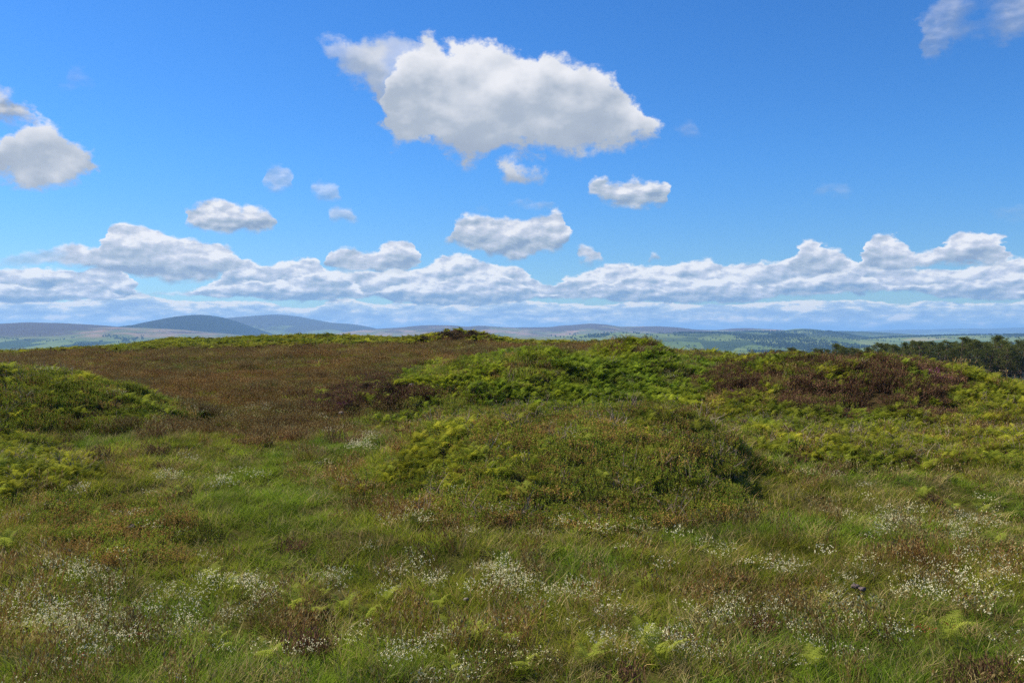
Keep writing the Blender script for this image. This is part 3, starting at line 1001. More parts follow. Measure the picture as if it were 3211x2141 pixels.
def scatter(name, meshes, pos, scale, tint, kind_label=None, tilt=0.15):
    """one stuff object: points that carry plants, placed by geometry nodes"""
    n = len(pos)
    if n == 0: return None
    me = bpy.data.meshes.new(name)
    me.vertices.add(n)
    me.vertices.foreach_set('co', np.asarray(pos, np.float32).ravel())
    rot = np.stack([rng.normal(0, tilt, n), rng.normal(0, tilt, n), rng.uniform(0, 2 * math.pi, n)], -1).astype(np.float32)
    a = me.attributes.new('rot', 'FLOAT_VECTOR', 'POINT'); a.data.foreach_set('vector', rot.ravel())
    a = me.attributes.new('scl', 'FLOAT_VECTOR', 'POINT'); a.data.foreach_set('vector', np.asarray(scale, np.float32).ravel())
    a = me.attributes.new('idx', 'INT', 'POINT'); a.data.foreach_set('value', rng.integers(0, len(meshes), n).astype(np.int32))
    t4 = np.ones((n, 4), np.float32); t4[:, :3] = tint
    a = me.attributes.new('tint', 'FLOAT_COLOR', 'POINT'); a.data.foreach_set('color', t4.ravel())
    for m_ in meshes[0].materials: me.materials.append(m_)
    me.update()
    o = link_obj(name, me, kind='stuff', label=kind_label)
    coll = proto_coll(name, meshes)
    ng = bpy.data.node_groups.new(name + '_placing', 'GeometryNodeTree')
    ng.interface.new_socket('Geometry', in_out='INPUT', socket_type='NodeSocketGeometry')
    ng.interface.new_socket('Geometry', in_out='OUTPUT', socket_type='NodeSocketGeometry')
    gi = ng.nodes.new('NodeGroupInput'); go = ng.nodes.new('NodeGroupOutput')
    ci = ng.nodes.new('GeometryNodeCollectionInfo')
    ci.inputs['Collection'].default_value = coll
    ci.inputs['Separate Children'].default_value = True
    ci.inputs['Reset Children'].default_value = True
    ip = ng.nodes.new('GeometryNodeInstanceOnPoints')
    ip.inputs['Pick Instance'].default_value = True
    def attr(nm, dt):
        nd = ng.nodes.new('GeometryNodeInputNamedAttribute'); nd.data_type = dt
        nd.inputs['Name'].default_value = nm
        return nd.outputs['Attribute']
    ng.links.new(gi.outputs[0], ip.inputs['Points'])
    ng.links.new(ci.outputs[0], ip.inputs['Instance'])
    ng.links.new(attr('idx', 'INT'), ip.inputs['Instance Index'])
    ng.links.new(attr('rot', 'FLOAT_VECTOR'), ip.inputs['Rotation'])
    ng.links.new(attr('scl', 'FLOAT_VECTOR'), ip.inputs['Scale'])
    ng.links.new(ip.outputs[0], go.inputs[0])
    md = o.modifiers.new('placing', 'NODES'); md.node_group = ng
    return o


# ------------------------------------------------------------------ sow the moor
def candidates(y0, y1, dens, spread=0.70, near_w=3.0):
    area = spread * (y1 * y1 - y0 * y0) + 2 * near_w * (y1 - y0)
    n = int(area * dens)
    u = rng.random(n)
    y = np.sqrt(y0 * y0 + u * (y1 * y1 - y0 * y0))
    x = rng.uniform(-1, 1, n) * (spread * y + near_w)
    return x, y


BANDS = [(4.5, 11, 26, 1.15, 1.0), (11, 20, 19, 1.30, 1.0), (20, 34, 15, 1.5, 1.05), (34, 62, 7.0, 1.9, 1.1), (62, 128, 2.0, 3.0, 1.15)]
ACC = {k: [[], [], []] for k in ('green', 'brown', 'bracken_near', 'bracken', 'bilb', 'rust', 'heath', 'purple', 'straw', 'stalk')}


def add(kind, x, y, z, sh, sv, tint):
    if len(x) == 0: return
    ACC[kind][0].append(np.stack([x, y, z], -1)); ACC[kind][1].append(np.stack([sh, sh, sv], -1)); ACC[kind][2].append(tint)


for (y0, y1, dens, sh, sv) in BANDS:
    x, y = candidates(y0, y1, dens)
    z = height(x, y)
    w, g, c0, r0 = weights(x, y, z)
    keys = list(w)
    Wm = np.stack([w[k] for k in keys], -1); Wm /= Wm.sum(1, keepdims=True)
    pick = (rng.random(len(x))[:, None] > np.cumsum(Wm, 1)).sum(1).clip(0, len(keys) - 1)
    tall = fbm(x / 2.2, y / 2.2, 901, 3)
    warm = fbm(x / 4.5, y / 3.0, 701, 4)
    deep = fbm(x / 1.3, y / 1.0, 601, 3)
    for ki, k in enumerate(keys):
        s = pick == ki
        n = int(s.sum())
        if n == 0: continue
        xs, ys, zs = x[s], y[s], z[s]
        rs = rng.uniform(0.75, 1.3, n)
        hs_ = sh * rs * rng.uniform(0.85, 1.15, n); vs = sv * rs * (0.42 + 1.15 * tall[s])
        v = rng.uniform(0.78, 1.22, n)[:, None] * np.ones(3)
        ww = warm[s][:, None]; dd = deep[s][:, None]
        v = v * (0.50 + 1.0 * dd)
        if k == 'green':
            lush = np.clip((0.52 - ww) / 0.15, 0, 1) * 0.6
            v = v * (np.array([1.12, 1.0, 0.95]) * (1 - lush) + np.array([0.62, 0.98, 0.75]) * lush)
            inn = np.exp(-(((c0[s] - 275) / 95) ** 2 + ((r0[s] - 505) / 62) ** 2) + (ww[:, 0] - 0.5) * 1.5)[:, None].clip(0, 1)
            v = v * (1 - inn * np.array([0.20, 0.0, 0.1]))
            vs = np.where(g['moor'][s], vs * 0.8, vs)
        if k == 'brown':
            vs = np.where(g['moor'][s], vs * 0.85, vs)
            v = v * (1 + (ww - 0.5) * np.array([0.8, 0.2, 0.0]))
            v = np.where(g['moor'][s][:, None], v * np.array([0.76, 0.73, 0.68]), v)
        if k == 'bracken':
            v = v * (1 + (ww - 0.5) * np.array([0.9, 0.4, 0.0]))
            v = np.where((ys > 70)[:, None], v * 0.78, v)
            bank = (g['bank'][s])[:, None]
            v = np.where(bank, v * np.array([0.88, 1.0, 0.9]), v)
            hs_ = hs_ * 0.92
            vs = sv * rs * (0.75 + 0.5 * tall[s])
        if k == 'bilb':
            lm = g['leftmound'][s][:, None]
            v = np.where(lm, v * np.array([0.90, 0.92, 0.8]), v)
            hs_ = hs_ * 0.95
        kk = 'bracken_near' if (k == 'bracken' and y1 <= 62) else k
        if k in ('bilb', 'rust') and y1 <= 62:
            for q in range(2):
                xo = xs + rng.normal(0, 0.16 * sh, n); yo = ys + rng.normal(0, 0.16 * sh, n)
                f = rng.uniform(0.75, 1.1, n)
                add(kk, xo, yo, height(xo, yo), hs_ * f * 0.9, vs * 0.6 + 0.45, v * rng.uniform(0.75, 1.25, (n, 1)))
        if k == 'bracken':
            rep_ = 1 if y1 <= 11 else (2 if y1 <= 20 else (3 if y1 <= 34 else 6))
            for q in range(rep_):
                sz = {11: 0.72, 20: 0.72, 34: 0.72, 62: 0.82, 128: 1.4}[int(y1)]
                xo = xs + rng.normal(0, 0.22 * sh, n) * (rep_ > 1); yo = ys + rng.normal(0, 0.22 * sh, n) * (rep_ > 1)
                f = sz * rs * rng.uniform(0.75, 1.2, n)
                add(kk, xo, yo, height(xo, yo), f, f * (1.0 + 0.5 * tall[s]) * (0.75 if y1 > 100 else 1), v * rng.uniform(0.8, 1.2, (n, 1)))
            continue
        add(kk, xs, ys, zs, hs_, vs, v)
    # dead bracken stalks among the ferns and on the mounds
    fern = (w['bracken'] + w['bilb']) > 0.6
    s = fern & (rng.random(len(x)) < 0.05) & (y < 60)
    n = int(s.sum())
    if n: add('stalk', x[s], y[s], z[s] + 0.06, np.full(n, min(sh, 1.5) * 0.9), np.full(n, 1.0), rng.uniform(0.6, 1.1, (n, 1)) * np.ones(3))

GR = [p_grass() for _ in range(5)] + [p_grass(0.3, 40, (0.18, 0.36))]
NAMES = {
    'green': ('grass', GR),
    'brown': ('seeding_moor_grass', [p_brown() for _ in range(5)]),
    'bracken_near': ('bracken_cover', [p_bracken(True, 5, 0.44) for _ in range(5)]),
    'bracken': ('distant_bracken_cover', [p_bracken(False, 6, 0.46) for _ in range(4)]),
    'bilb': ('bilberry_cover', [p_bilb([M_BILB, M_TWIG, M_RUST]) for _ in range(5)]),
    'rust': ('rusty_bilberry_cover', [p_bilb([M_RUST, M_TWIG, M_BILB]) for _ in range(4)]),
    'heath': ('heather_cover', [p_heath() for _ in range(5)]),
    'purple': ('flowering_heather_cover', [p_heath(True) for _ in range(3)]),
    'straw': ('dry_grass', [p_grass(0.75, 40, (0.18, 0.38)) for _ in range(3)]),
    'stalk': ('dead_bracken_stalks', [p_stalk() for _ in range(4)]),
}
for k, (nm, protos) in NAMES.items():
    if not ACC[k][0]: continue
    scatter(nm, protos, np.concatenate(ACC[k][0]), np.concatenate(ACC[k][1]), np.concatenate(ACC[k][2]))
    print(nm, sum(len(a) for a in ACC[k][0]))

# small flowers in drifts
DRIFTS = [(500, 583, 32, 13, 1.0), (545, 604, 42, 9, 1.0), (520, 600, 50, 8, .5), (780, 672, 40, 10, 1.0), (408, 664, 20, 12, .8), (645, 657, 50, 12, .7),
          (700, 668, 40, 10, .6), (45, 615, 50, 18, .7), (100, 592, 45, 14, .4), (261, 608, 28, 12, .7), (225, 628, 25, 10, .5),
          (355, 645, 30, 12, .5), (300, 665, 30, 10, .4), (766, 574, 26, 13, .5), (895, 528, 22, 13, .5), (850, 610, 30, 16, .4),
          (975, 540, 30, 16, .4), (592, 540, 10, 4, .8), (222, 488, 14, 4, .8), (165, 485, 12, 4, .7), (360, 452, 14, 5, .5),
          (322, 421, 7, 3, .9), (75, 498, 14, 5, .5), (60, 640, 50, 14, .6), (180, 640, 60, 20, .4), (150, 600, 60, 14, .4),
          (120, 660, 50, 14, .5), (420, 590, 40, 14, .5), (360, 585, 40, 10, .4), (200, 414, 20, 3, .3), (260, 412, 16, 3, .3),
          (372, 440, 8, 3, .4), (250, 480, 18, 4, .4), (950, 600, 50, 20, .35), (880, 645, 40, 14, .5), (760, 628, 60, 20, .35),
          (500, 660, 60, 14, .35), (400, 530, 30, 12, .25), (240, 600, 40, 10, .5), (990, 590, 30, 20, .4), (110, 398, 12, 3, .3)]
xs, ys = candidates(7, 45, 24)
zs = height(xs, ys); c0, r0 = colrow(xs, ys, zs)
pr = 0.028 * np.clip((r0 - 480) / 60, 0.1, 1)
rag = fbm(xs / 0.5, ys / 0.5, 555, 3)
for (pc, prw, rc, rr, dn) in DRIFTS:
    d = ((c0 - pc) / rc) ** 2 + ((r0 - prw) / rr) ** 2 + (rag - 0.5) * 3.0
    pr = np.maximum(pr, dn * 0.95 * np.clip(1.4 - d, 0, 1))
s = rng.random(len(xs)) < pr
n = int(s.sum()); print('flowers', n)
scatter('white_bedstraw_flowers', [p_flower(M_WHITE, 30, 0.0175) for _ in range(5)], np.stack([xs[s], ys[s], zs[s] + 0.03], -1),
        np.stack([1.0 + 0.02 * (ys[s] - 10), 1.0 + 0.02 * (ys[s] - 10), rng.uniform(0.75, 1.25, n)], -1), np.ones((n, 3)))
s = (rng.random(len(xs)) < 0.05) & (rag > 0.52) & (r0 > 500) & (((c0 < 210) & (r0 < 640)) | (rng.random(len(xs)) < 0.08))
n = int(s.sum())
scatter('yellow_tormentil_flowers', [p_flower(M_YELLOW, 4, 0.018, (0.12, 0.2), 1) for _ in range(3)], np.stack([xs[s], ys[s], zs[s] + 0.06], -1),
        np.ones((n, 3)), np.ones((n, 3)))
REDS = [(54, 640, 14, 8), (134, 655, 20, 8), (515, 562, 16, 6), (940, 655, 30, 12), (965, 615, 10, 6), (880, 628, 14, 5), (82, 678, 8, 4)]
pr = np.zeros(len(xs))
for (pc, prw, rc, rr) in REDS:
    d = ((c0 - pc) / rc) ** 2 + ((r0 - prw) / rr) ** 2 + (rag - 0.5) * 2
    pr = np.maximum(pr, 0.35 * np.clip(1.2 - d, 0, 1))
s = rng.random(len(xs)) < pr
n = int(s.sum())
scatter('red_sorrel', [p_flower(M_RED, 10, 0.022, (0.16, 0.32), 4, 0.12) for _ in range(3)], np.stack([xs[s], ys[s], zs[s] + 0.03], -1), np.ones((n, 3)), np.ones((n, 3)))


# ------------------------------------------------------------------ far hills
def hill_material(name, low, high, heather, scale, f_heath):
    m, b = haze_free(name)
    geo = b.n('ShaderNodeNewGeometry')
    pos = geo.outputs['Position']
    x, y, z = b.sep(pos)
    q = b.comb(b.m('MULTIPLY', x, scale), b.m('MULTIPLY', y, scale * 0.5), b.m('MULTIPLY', z, scale * 3))
    n1, _ = b.noise(q, 1.0, 6.0, 0.6, dist=0.4)
    n2, _ = b.noise(q, 4.0, 5.0, 0.6)
    colr = b.mix(b.sstep(n2, 0.42, 0.6), (*low, 1), (*high, 1))
    hh = b.m('ADD', n1, b.m('MULTIPLY_ADD', z, 0.0011, f_heath))
    colr = b.mix(b.sstep(hh, 0.48, 0.56), colr, (*heather, 1))
    vo = b.n('ShaderNodeTexVoronoi', voronoi_dimensions='2D', feature='F1')
    b.link(b.comb(b.m('MULTIPLY', x, 0.0052), b.m('MULTIPLY', y, 0.0022)), vo.inputs['Vector']); vo.inputs['Scale'].default_value = 1.0
    cr, cg, _b = b.sep(vo.outputs['Color'])
    fld = b.ramp(cr, [(0.0, (0.09, 0.13, 0.035)), (0.3, (0.13, 0.17, 0.05)), (0.6, (0.035, 0.055, 0.022)), (0.75, (0.15, 0.18, 0.06)), (0.94, (0.25, 0.22, 0.11))], 'CONSTANT')
    colr = b.mix(b.sstep(z, 0.0, -70.0), colr, fld)
    pb = b.n('ShaderNodeBsdfPrincipled')
    pb.inputs['Roughness'].default_value = 1.0
    pb.inputs['Specular IOR Level'].default_value = 0.0
    b.link(colr, pb.inputs['Base Color'])
    o = b.n('ShaderNodeOutputMaterial')
    b.link(pb.outputs[0], o.inputs['Surface'])
    return m


def ridge(D, crest, wf, wb, mat, label, seed, rough=0.10, foot=-125.0, gully=1.0):
    cols = np.arange(crest[0][0], crest[-1][0] + 1, 2.0)
    rows = np.interp(cols, [p[0] for p in crest], [p[1] for p in crest])
    k = np.array([1, 2, 3, 2, 1.]) / 9
    rows = np.convolve(np.pad(rows, 2, mode='edge'), k, mode='valid')
    ys = np.concatenate([np.linspace(-1, 0, 60), np.linspace(0, 1, 16)[1:]])
    V = []
    for t in ys:
        y = D + (wf if t < 0 else wb) * t
        x = (cols - 512) / F_ * D
        zc = -D * (rows - HZ) / F_
        shp = np.cos(min(abs(t), 1) * math.pi / 2) ** (1.25 if t < 0 else 1.6)
        g = (fbm(x / (D * 0.030) + seed, np.full_like(x, y) / (D * 0.06) + seed, seed, 5) - 0.5)
        z = foot + (zc - foot) * (shp + g * rough * gully * math.sin(min(abs(t), 1) * math.pi) * 1.6)
        V.append(np.stack([x, np.full_like(x, y), z], -1))
    V = np.array(V); n, m_ = V.shape[:2]
    idx = np.arange(n * m_).reshape(n, m_)
    Fq = np.stack([idx[:-1, :-1], idx[:-1, 1:], idx[1:, 1:], idx[1:, :-1]], -1).reshape(-1, 4)
    me = mesh_from('hill', V.reshape(-1, 3), Fq, mat, smooth=True)
    link_obj('hill', me, kind='structure', label=label)


HM_shaded = hill_material('cloud_shaded_hill', (0.035, 0.045, 0.028), (0.055, 0.050, 0.032), (0.020, 0.020, 0.018), 0.0009, 0.10)  # cloud shadow lying on this hill, painted in as darkened moorland colours
HM_grass = hill_material('grassy_hill', (0.10, 0.135, 0.05), (0.15, 0.17, 0.07), (0.055, 0.048, 0.042), 0.0009, -0.02)
HM_moor = hill_material('brown_moor_hill', (0.12, 0.13, 0.060), (0.26, 0.17, 0.12), (0.075, 0.055, 0.050), 0.0010, 0.0)
HM_green = hill_material('green_farm_hill', (0.10, 0.14, 0.040), (0.17, 0.20, 0.062), (0.030, 0.044, 0.022), 0.0014, 0.0)
HM_wood = hill_material('wooded_hill', (0.035, 0.055, 0.024), (0.09, 0.10, 0.045), (0.026, 0.038, 0.020), 0.0010, 0.08)
ridge(26000, [(560, 334), (700, 331), (860, 330.6), (910, 329), (926, 329), (960, 328), (990, 328.2), (1020, 327), (1100, 327), (1300, 329)],
      5000, 6000, HM_grass, 'long pale blue hill range on the right skyline', 3, 0.05)
ridge(15000, [(215, 323), (228, 318.6), (253, 316.2), (280, 314.1), (295, 315.6), (313, 319), (328, 322), (351, 323.5), (366, 326),
              (374, 328.5), (395, 330), (430, 334)], 4000, 4000, HM_grass, 'broad rounded blue hill behind the dark conical hill', 5, 0.06)
ridge(12500, [(340, 334), (372, 329), (390, 327.7), (408, 327), (423, 325), (435, 324.6), (453, 325), (468, 326.5), (481, 325.2), (498, 326.5),
              (513, 327.2), (550, 326.6), (560, 325.2), (572, 324.6), (587, 323.2), (602, 324), (617, 326.3), (654, 326), (670, 327.4),
              (685, 329), (715, 329.7), (740, 327.6), (760, 328.5), (785, 331), (810, 334)], 4500, 3000, HM_moor,
      'low rolling moorland ridge with a flat topped summit in the middle', 7, 0.10)
ridge(11000, [(780, 334), (805, 331.5), (821, 330.7), (843, 330.5), (866, 331.4), (890, 333), (912, 335), (930, 337)], 2500, 2500, HM_wood,
      'dark wooded ridge right of the pointed green hill', 9, 0.05)
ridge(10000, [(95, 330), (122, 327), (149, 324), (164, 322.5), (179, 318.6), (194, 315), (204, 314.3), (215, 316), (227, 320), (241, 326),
              (254, 331.7), (275, 336), (310, 340)], 2600, 2500, HM_shaded, 'dark blue conical hill on the left skyline', 11, 0.05)
ridge(8600, [(-300, 330), (-120, 329), (-40, 328), (0, 326.5), (15, 324), (37, 322.3), (60, 322.5), (89, 324.3), (122, 327), (149, 327.5),
             (180, 329), (215, 333), (260, 339), (300, 343)], 3000, 2500, HM_moor, 'long flat brown and purple moorland hill at the left edge', 13, 0.12)
ridge(8800, [(690, 334), (730, 331), (770, 331), (787, 329.9), (795, 328.6), (801, 328.1), (808, 328.7), (820, 331.5), (835, 334.5), (850, 336)], 1800, 1500,
      HM_green, 'small pointed green hill right of the middle', 17, 0.05)
ridge(7400, [(520, 340), (560, 336), (590, 333.5), (620, 332), (650, 333.5), (690, 332.5), (720, 333), (760, 332.5), (800, 335), (840, 338), (880, 341)],
      2600, 1500, HM_green, 'low green farmed hills in front of the moorland ridge', 19, 0.14)
ridge(6500, [(360, 346), (400, 340), (450, 337), (500, 336), (560, 337), (600, 339), (640, 343), (680, 347)], 1800, 1500, HM_moor,
      'low brown and green spur behind the heather topped bank', 23, 0.12)
ridge(7200, [(830, 345), (870, 340), (900, 337), (940, 335.5), (985, 334.5), (1020, 334.5), (1100, 335), (1250, 338)], 2600, 2000, HM_green,
      'low field covered rise with dark woods at the right edge', 29, 0.08)
ridge(4800, [(790, 356), (840, 351), (880, 347), (930, 345), (980, 343.5), (1024, 343), (1100, 343), (1250, 347)], 1700, 1400, HM_green,
      'nearer slope of pale and green fields behind the pines', 31, 0.08)


# ------------------------------------------------------------------ far woods
def far_tree():
    b = MB()
    for i in range(110):
        d = rdir(math.pi); r = R_.uniform(0.6, 1.0)
        c_ = Vector((d.x * 3.6 * r, d.y * 3.6 * r, 6.0 + d.z * 4.4 * r))
        u = rdir(3.1) * 1.5; v = rdir(3.1) * 1.5
        b.tri(c_ - u, c_ + v, c_ + u * 0.6 + Vector((0, 0, 0.9)), 0)
    b.tube([(0, 0, -1), (0, 0, 4), (0, 0, 8)], [0.35, 0.3, 0.1], 5, 1)
    return b.mesh('far_tree', [M_FARLEAF, M_BARK])


from mathutils.bvhtree import BVHTree
_hv, _hf = [], []
for o in scene.objects:
    if o.name.split('.')[0] == 'hill':
        k = len(_hv); _hv += [v.co.copy() for v in o.data.vertices]
        _hf += [tuple(k + a for a in p.vertices) for p in o.data.polygons]
BV = BVHTree.FromPolygons(_hv, _hf)
N = 170000
yy = np.exp(rng.uniform(math.log(1400), math.log(9800), N))
cc = rng.uniform(-60, 1150, N)
xx = (cc - 512) / F_ * yy
wn = fbm(xx / 520.0, yy / 1100.0, 991, 3); wn2 = fbm(xx / 130.0, yy / 240.0, 997, 2)
# woods, and hedge lines along field edges
hx = np.abs(((xx + 90 * fbm(yy / 500.0, xx / 900.0, 12, 2)) / 330.0) % 1.0 - 0.5); hy = np.abs(((yy + 0.35 * xx) / 620.0) % 1.0 - 0.5)
hedge = ((hx < 0.012) | (hy < 0.02)) & (wn2 > 0.42) & (yy < 7000)
keep = (wn > 0.60) | ((wn2 > 0.86) & (rng.random(N) < 0.5)) | hedge | ((yy < 3000) & (cc > 640) & (wn > 0.47))
zz = height(xx[keep], yy[keep])
wp = []
for x, y, z in zip(xx[keep], yy[keep], zz):
    h_ = BV.ray_cast(Vector((x, y, 900.0)), Vector((0, 0, -1)))
    if h_[0] is not None: z = max(z, h_[0].z)
    if z < 20: wp.append((x, y, z))
wp = np.array(wp); print('far trees', len(wp))
f = rng.uniform(0.7, 1.2, len(wp)) * np.clip(wp[:, 1] / 6000, 0.75, 1.25)
scatter('far_woodland', [far_tree() for _ in range(3)], wp, np.stack([f * 1.25, f * 1.25, f], -1), np.ones((len(wp), 3)),
        'dark belts of trees and hedges in the valley', tilt=0.03)


# ------------------------------------------------------------------ pines
def pine_meshes(seed):
    r = random.Random(seed)
    global R_
    R_ = r
    Hh = 10.0
    lean = r.uniform(0.06, 0.16)
    tr = MB()
    pts = [Vector((lean * 10 * t * t * Hh / 10 + 0.15 * math.sin(5 * t + seed), 0.12 * math.cos(4 * t + seed), Hh * t * 0.95)) for t in np.linspace(0, 1, 9)]
    pts[0] = Vector((0, 0, -0.5))
    tr.tube(pts, [0.20 * (1 - 0.85 * i / 8) + 0.02 for i in range(9)], 8, 0)
    cr = MB()
    def tr_at(t):
        f = t * 8; i = min(int(f), 7)
        return pts[i].lerp(pts[i + 1], f - i)
    start = r.uniform(0.10, 0.24)
    nb_ = 36
    for i in range(nb_):
        t = start + (0.97 - start) * (i / (nb_ - 1))
        base = tr_at(t)
        a = r.uniform(0, 6.28)
        L = (1.35 + 2.3 * math.sin(min(1, (1.03 - t) / 0.8) * math.pi / 2) ** 0.9) * r.uniform(0.55, 1.1) * (0.5 + 0.7 * min(1, (1.02 - t) * 3))
        d = Vector((math.cos(a) + 0.35, math.sin(a), 0.25 + 0.5 * t)).normalized()
        e = base + d * L + Vector((0.25 * L, 0, 0.12 * L))
        mid = base.lerp(e, 0.5) - Vector((0, 0, 0.08 * L))
        tr.tube([base, mid, e], [0.07 * (1.1 - t) + 0.02, 0.045 * (1.1 - t) + 0.015, 0.01], 5, 0)
        for j in range(r.randint(4, 6)):
            u = r.uniform(0.35, 1.05)
            c_ = base.lerp(e, u) + Vector((r.gauss(0, .28), r.gauss(0, .28), r.gauss(0.08, .16)))
            rad = r.uniform(0.30, 0.58)
            for k in range(46):
                dd = rdir(1.9)
                q = c_ + Vector((dd.x * rad * 1.2, dd.y * rad * 1.2, dd.z * rad * 0.55)) * r.uniform(0.3, 1)
                dn = (dd + Vector((0.45, 0, 0.55)) + rdir(3.1) * 0.5).normalized()
                cr.leaf(q, dn, rdir(3.1), r.uniform(0.16, 0.30), r.uniform(0.05, 0.09), 0)
    # leading shoots at the top, blown to one side
    for j in range(9):
        c_ = tr_at(0.93 + 0.06 * r.random()) + Vector((r.uniform(0, .55), r.gauss(0, .2), r.uniform(0.05, .55)))
        for k in range(40):
            dd = rdir(1.6)
            q = c_ + dd * r.uniform(0.05, 0.34)
            cr.leaf(q, (dd + Vector((0.4, 0, 0.7))).normalized(), rdir(3.1), r.uniform(0.16, 0.28), 0.06, 0)
    # bare dead limbs low on the trunk
    deads = []
    for j in range(r.randint(3, 5)):
        dead = MB()
        t = r.uniform(0.06, start + 0.12); base = tr_at(t); a = r.uniform(0, 6.28)
        d = Vector((math.cos(a), math.sin(a), r.uniform(-0.1, 0.3))); L = r.uniform(0.6, 1.5)
        dead.tube([base, base + d * L * 0.5 + Vector((0, 0, 0.08)), base + d * L], [0.045, 0.03, 0.008], 5, 0)
        deads.append(dead.mesh('dead_limb', [M_DEADWOOD], True))
    return (tr.mesh('trunk', [M_BARK], True), cr.mesh('crown', [M_NEEDLE]), deads, max(v.z for v in cr.V))


PM = [pine_meshes(40 + i) for i in range(7)]
# (column of the tree, row of its top), front row; the rest stand behind them
TOPS = [(c_, r_ - (3.0 if c_ < 900 else 3.5) + 2.2 * math.sin(c_ * 1.7)) for c_, r_ in [(768, 353.5), (776, 352), (787, 350), (799, 351), (810, 348), (818, 347), (831, 347), (839, 348.5), (847, 347), (855, 349), (863, 348.6), (875, 346.4),
        (883, 346), (892, 345), (900, 344.4), (908, 344.4), (919, 344.7), (928, 342), (936, 342.5), (944, 341), (952, 345), (960, 341),
        (968, 343), (976, 340.4), (984, 343), (990, 339), (998, 341.5), (1006, 343.6), (1015, 341.4), (1022, 343.2), (1036, 341), (1052, 343), (1070, 340)]]
pr_ = random.Random(12)
front = [(c_, r_, 196 + 5 * math.sin(i * 2.3), i) for i, (c_, r_) in enumerate(TOPS)]
back = [(c_ + 4.5, r_ + pr_.uniform(1.0, 3.0), 212 + pr_.uniform(-4, 6), 100 + i) for i, (c_, r_) in enumerate(TOPS)]
ORD = ['first', 'second', 'third', 'fourth', 'fifth', 'sixth', 'seventh', 'eighth', 'ninth', 'tenth', 'eleventh', 'twelfth', 'thirteenth',
       'fourteenth', 'fifteenth', 'sixteenth', 'seventeenth', 'eighteenth', 'nineteenth', 'twentieth']
inview = [i for i, (c_, r_) in enumerate(TOPS) if c_ < 1024]


def pine_label(i):
    if TOPS[i][0] >= 1024: return 'dark pine at the right end of the belt, partly outside the picture'
    k = len(inview) - 1 - inview.index(i)
    if k == 0: return 'dark pine in the front row of the belt, nearest the right edge'
    if k < 15: return '%s dark windswept pine from the right edge, front row of the belt' % ORD[k]
    k2 = inview.index(i)
    if k2 == 0: return 'small pine top at the far left end of the belt behind the heather'
    return '%s pine from the left end of the belt, only its top above the heather' % ORD[k2]


for (c_, r_, y, i) in front + back:
    x = px(c_, y); zt = -y * (r_ - HZ) / F_
    zg = float(height(np.array([x]), np.array([y]))[0])
    hgt = max(4.0, zt - zg)
    tr_, cr_, dd_, ht_ = PM[(i * 5 + i // 7) % 7]
    root = bpy.data.objects.new('pine_tree', None); COL.objects.link(root)
    root.location = (x, y, zg)
    root.rotation_euler = (0, 0, pr_.uniform(-0.7, 0.7))
    s = hgt / ht_
    wd = pr_.uniform(0.85, 1.1)
    root.scale = (s * wd, s * wd, s)
    for nm, me in [('trunk', tr_), ('crown', cr_)] + [('dead_limb', q) for q in dd_]:
        link_obj(nm, me, parent=root)
    root['category'] = 'pine tree'
    root['group'] = 'pines in the shelter belt' if i < 100 else 'pines in the back row of the belt'
    root['label'] = pine_label(i) if i < 100 else 'dark pine in the back row of the belt, seen between front crowns'

R_ = random.Random(77)


# ------------------------------------------------------------------ single ferns, heather bushes, stones
def ground_at_px(col, row, guess=None):
    """where the sight line of a photo point meets the ground"""
    ys = np.geomspace(6.5, 125, 1500)
    xs_ = (col - 512) / F_ * ys
    zz = height(xs_, ys)
    zr = -ys * (row - HZ) / F_
    below = np.where(zr <= zz)[0]
    j = below[0] if len(below) else int(np.argmin(np.abs(zr - zz)))
    return float(xs_[j]), float(ys[j]), float(zz[j])


FERN_MESH = []
for i in range(6):
    b1 = []
    n = R_.randint(4, 6); a0 = R_.uniform(0, 6.28)
    for j in range(n):
        b = MB(); frond(b, disk(0.05), a0 + 6.28 * j / n + R_.uniform(-.4, .4), R_.uniform(0.36, 0.55), R_.uniform(0.36, 0.55), True, 0, 0.3)
        b1.append(b.mesh('frond', [M_BRACKEN]))
    FERN_MESH.append(b1)
M_FERNY = leaf_mat('young_fern_leaf', (0.25, 0.31, 0.035), (0.42, 0.44, 0.07), 0.5, tint=False, noise_scale=2.0)
for fm in FERN_MESH:
    for me in fm: me.materials[0] = M_FERNY

